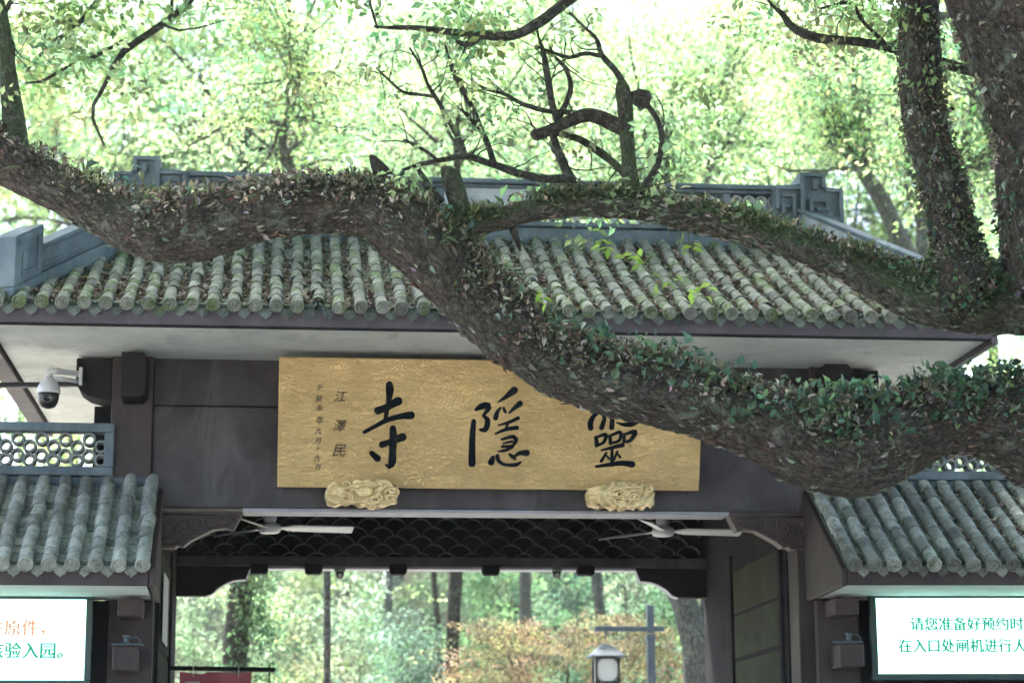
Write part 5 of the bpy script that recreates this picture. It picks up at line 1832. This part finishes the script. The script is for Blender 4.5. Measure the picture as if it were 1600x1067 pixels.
# leafy trees further back that close the canopy
far = []
rf_ = np.random.default_rng(55)
for k in range(27):
    px = -220+k*80+rf_.uniform(-25, 25)
    Y = rf_.choice([32, 38, 44])
    far.append((px, Y))
far += [(620, 32), (870, 32), (955, 38), (330, 38), (1240, 38)]
for k, (px, Y) in enumerate(far):
    d = 14+6*(k % 3)
    r_, _ = tree('canopy_tree', 'pale leafy tree in the canopy far behind the gate roof', [(px, 760, d, Y), (px+rf_.uniform(-15, 15), 500, d*.8, Y), (px+rf_.uniform(-25, 25), 330, d*.6, Y), (px+rf_.uniform(-40, 40), 150, d*.35, Y), (px+rf_.uniform(-40, 40), 20, d*.15, Y)], 'bark_grey' if k % 2 else 'bark_brown',
                 [MID, FRESH, MID+FRESH][k % 3], 200+k, {32: 14, 38: 16, 44: 17}[int(Y)], 15, 3.4+0.03*Y, 240, 44, 0.66, 0.10+0.001*Y, up=0.15)

# ------------------------------------------------------------------ orange maple in the opening
rm = np.random.default_rng(91)
MY = 12.0
root_p = at(880, 1067, MY)
maple = empty('maple_tree', (root_p[0], MY, 0), 'low spreading orange-leaved maple in the middle of the opening', 'tree')
w = Wood()
w.limb(catmull(np.array([(root_p[0], MY, -0.05), (root_p[0]+.05, MY, 1.0), (root_p[0]-.1, MY, 2.0)]), .1), np.linspace(.09, .07, 21)[:len(catmull(np.array([(root_p[0], MY, -0.05), (root_p[0]+.05, MY, 1.0), (root_p[0]-.1, MY, 2.0)]), .1))], 10, None, 3)
w.build('trunk', 'bark_brown', maple)
w = Wood()
cen = []
layers = [(722, 828, 972, 986), (735, 860, 988, 1000), (760, 900, 1005, 1020), (715, 850, 1020, 1034), (700, 840, 1042, 1066), (840, 940, 985, 1000), (900, 1010, 965, 985), (880, 1010, 1000, 1025), (850, 1000, 1030, 1050), (930, 1062, 1035, 1068), (720, 900, 1050, 1068), (985, 1050, 975, 1000), (1000, 1070, 1010, 1040)]
for k, (a0, a1, b0_, b1_) in enumerate(layers):
    for q in range(13):
        px, py = rm.uniform(a0, a1), rm.uniform(b0_, b1_)
        cen.append(at(px, py, MY+rm.uniform(-1.2, 1.2)))
    e_ = at((a0+a1)/2, (b0_+b1_)/2+6, MY+rm.uniform(-.8, .8))
    Q = catmull(np.array([(root_p[0]-.1, MY, 2.0), (root_p[0]*.6+e_[0]*.4, MY, 2.1+(e_[2]-2)*.35), tuple(e_)]), .12)
    w.limb(Q, np.linspace(.04, .008, len(Q)), 6, None, k)
w.build('branches', 'bark_brown', maple)
for q in range(110):
    cen.append(np.array([root_p[0]+rm.normal(0, 1.2), MY+rm.normal(0, .8), rm.uniform(1.6, 2.9)]))
leaves('crown', *spray(np.array(cen), 90, 0.30, 0.16, rm, 0.045, MAPLE, 0.2), 'leaf', maple)

# ------------------------------------------------------------------ shrubs and young trees on the slope behind the opening
def shrub(px, py, Y, wpx, hpx, cols, seed, label, size=0.075, nmul=1.0, name='shrub', group='shrubs on the slope behind the opening'):
    rng = np.random.default_rng(seed)
    c = at(px, py, Y)
    s_ = px_size(c)
    gz = hill_z(c[0], Y) if Y > 16 else 0.0
    top = c[2]+hpx*s_/2
    root = empty(name, (c[0], Y, gz), label, 'shrub', group)
    hw_, z0 = wpx*s_/2, max(gz+0.3, 1.2)
    ww = Wood()
    n_c = int(max(90, 34*hw_*(top-z0)*nmul))
    cs = []
    for k in range(n_c):
        t = rng.random()
        a = rng.uniform(0, 6.283)
        z = z0+(top-z0)*t
        r = hw_*math.sqrt(max(0.05, 1-((t-0.45)/0.62)**2))*rng.uniform(0.55, 1.0)
        cs.append((c[0]+r*math.cos(a), Y+0.7*r*math.sin(a), z+0.15*rng.normal()))
    for k in range(7):
        e_ = np.array(cs[rng.integers(0, n_c)])
        Q = catmull(np.array([(c[0]+.1*k-.3, Y, gz), (c[0]*.6+e_[0]*.4, Y, gz+(e_[2]-gz)*.5), tuple(e_)]), .2)
        ww.limb(Q, np.linspace(.035, .008, len(Q)), 6, None, k)
    ww.build('stems', 'bark_brown', root)
    leaves('foliage', *spray(np.array(cs), 62, 0.34, 0.6, rng, size*0.78, cols, 0.22), 'leaf', root)


PALE = [(0.165, 0.215, 0.15), (0.2, 0.245, 0.18), (0.135, 0.19, 0.13), (0.215, 0.25, 0.165)]
BLUE = [(0.10, 0.16, 0.125), (0.13, 0.19, 0.15), (0.075, 0.125, 0.095)]
SH = [(330, 990, 18, 150, 190, PALE, 'pale shrub at the far left of the opening'), (450, 1010, 17, 150, 160, PALE+FRESH, 'pale yellow-green shrub right of the ivy-clad trunk'), (560, 1020, 18, 130, 170, BLUE+PALE, 'grey-green shrub behind the slim pale trunk'),
      (640, 1030, 16, 120, 120, BLUE, 'bluish shrub at the foot of the dark straight trunk'), (780, 960, 22, 170, 170, MID+DEEP, 'green shrub behind the top of the maple'), (890, 950, 20, 150, 140, DEEP+BLUE, 'dark green shrub between the pale trunk and the lantern arm'),
      (1000, 960, 19, 170, 200, BLUE+PALE, 'silvery shrub behind the lamp post'), (1050, 905, 15, 130, 70, DEEP+MID, 'dark leafy mass high in the right of the opening'), (1060, 1000, 14, 110, 150, DEEP+BLUE, 'dark shrub left of the broad grey trunk'), (1110, 1030, 12, 80, 120, FRESH, 'bright green shrub behind the broad grey trunk'),
      (380, 920, 26, 220, 120, MID+PALE, 'green crown filling the upper left of the opening'), (520, 920, 27, 200, 130, PALE+FRESH, 'very pale crown under the left rear pegs'), (660, 930, 28, 200, 150, MID+PALE, 'green crown behind the dark trunks'), (800, 915, 30, 220, 130, PALE+MID, 'pale crown in the upper middle of the opening'),
      (940, 910, 29, 200, 130, MID+PALE, 'green crown behind the leaning trunk'), (1090, 930, 24, 180, 160, FRESH+MID, 'light crown in the upper right of the opening')]
for k, (px, py, Y, wp, hp, cl, lab) in enumerate(SH):
    shrub(px, py, Y, wp, hp, cl, 400+k, lab, 0.075 if Y < 22 else 0.09)
# ivy on the thick trunk belongs to that tree
ri = np.random.default_rng(64)
iv = T[6][0]
zc = ri.uniform(2.6, 5.2, 90)
P0 = at(372, 980, 12)
ang = ri.uniform(math.pi, 2*math.pi, 90)
cs = np.stack([P0[0]+0.2+0.18*np.cos(ang)*1.2+ri.normal(0, .06, 90), 12+0.22*np.sin(ang), zc], -1)
leaves('ivy', *spray(cs[zc > 3.2], 26, 0.22, 0.8, ri, 0.075, DEEP+MID, 0.2), 'leaf', iv)
# garden bushes low by the left end, seen under the eave corner and beyond the lattice
for k, (px, py, Y, wp, hp, lab) in enumerate(((20, 620, 14, 200, 260, 'green tree crown seen under the left eave corner'), (110, 720, 10, 240, 160, 'green bush behind the left ring lattice'), (1590, 560, 12, 220, 330, 'bright green crown under the right eave corner'), (1480, 740, 9, 160, 90, 'green bush behind the right ring lattice'), (1600, 560, 18, 360, 460, 'tall green bush far behind the right eave corner'), (0, 620, 18, 300, 420, 'tall green bush far behind the left eave corner'))):
    shrub(px, py, Y, wp, hp, FRESH+MID, 500+k, lab, 0.085, 0.8, 'leafy_bush', 'bushes beside the gate')

# ------------------------------------------------------------------ unseen woods added behind the viewer to keep the gate in shade
rw = np.random.default_rng(17)
wood_root = bpy.data.objects.new('shade_woodland', None)
COL.objects.link(wood_root)
tag(wood_root, 'unseen wood added behind the viewer to shade the gate front', 'wood', None, 'stuff')
ww = Wood()
tp = []
for k in range(9):
    x, y = -20+5.2*k+rw.uniform(-1, 1), -27+rw.uniform(-4, 3)
    Q = catmull(np.array([(x, y, 0, .35), (x+.3, y, 5, .28), (x, y+.3, 10, .2), (x+.2, y, 15, .1)]), 0.4)
    ww.limb(Q[:, :3], Q[:, 3], 10, None, k)
    grow(Q[:, :3], Q[:, 3], rw, 16, 2.2, 3.6, ww, 1, tp, 0.35, 0.12)
ww.build('trunks', 'bark_brown', wood_root)['kind'] = 'stuff'
cloud = np.vstack(tp)
leaves('crowns', *spray(cloud[rw.integers(0, len(cloud), 1500)]+rw.normal(size=(1500, 3))*0.3, 26, 0.9, 0.6, rw, 0.36, DEEP), 'leaf', wood_root)['kind'] = 'stuff'

# ------------------------------------------------------------------ haze volume added to soften contrast and pale the background
hz = MB().box(-75, 95, -42, 118, -1.0, 34.0).build('haze', 'white')
hm, hnt, _b = new_mat('haze_air')
hnt.nodes.remove(_b)
vol = hnt.nodes.new('ShaderNodeVolumePrincipled')
vol.inputs['Color'].default_value = (0.93, 1.0, 0.97, 1)
vol.inputs['Density'].default_value = 0.00022
vol.inputs['Anisotropy'].default_value = 0.3
hnt.links.new(vol.outputs[0], hnt.nodes['Material Output'].inputs['Volume'])
hz.data.materials.clear()
hz.data.materials.append(hm)
tag(hz, 'thin haze volume added through the whole scene to soften contrast', 'haze', None, 'stuff')
SC.cycles.volume_bounces = 1
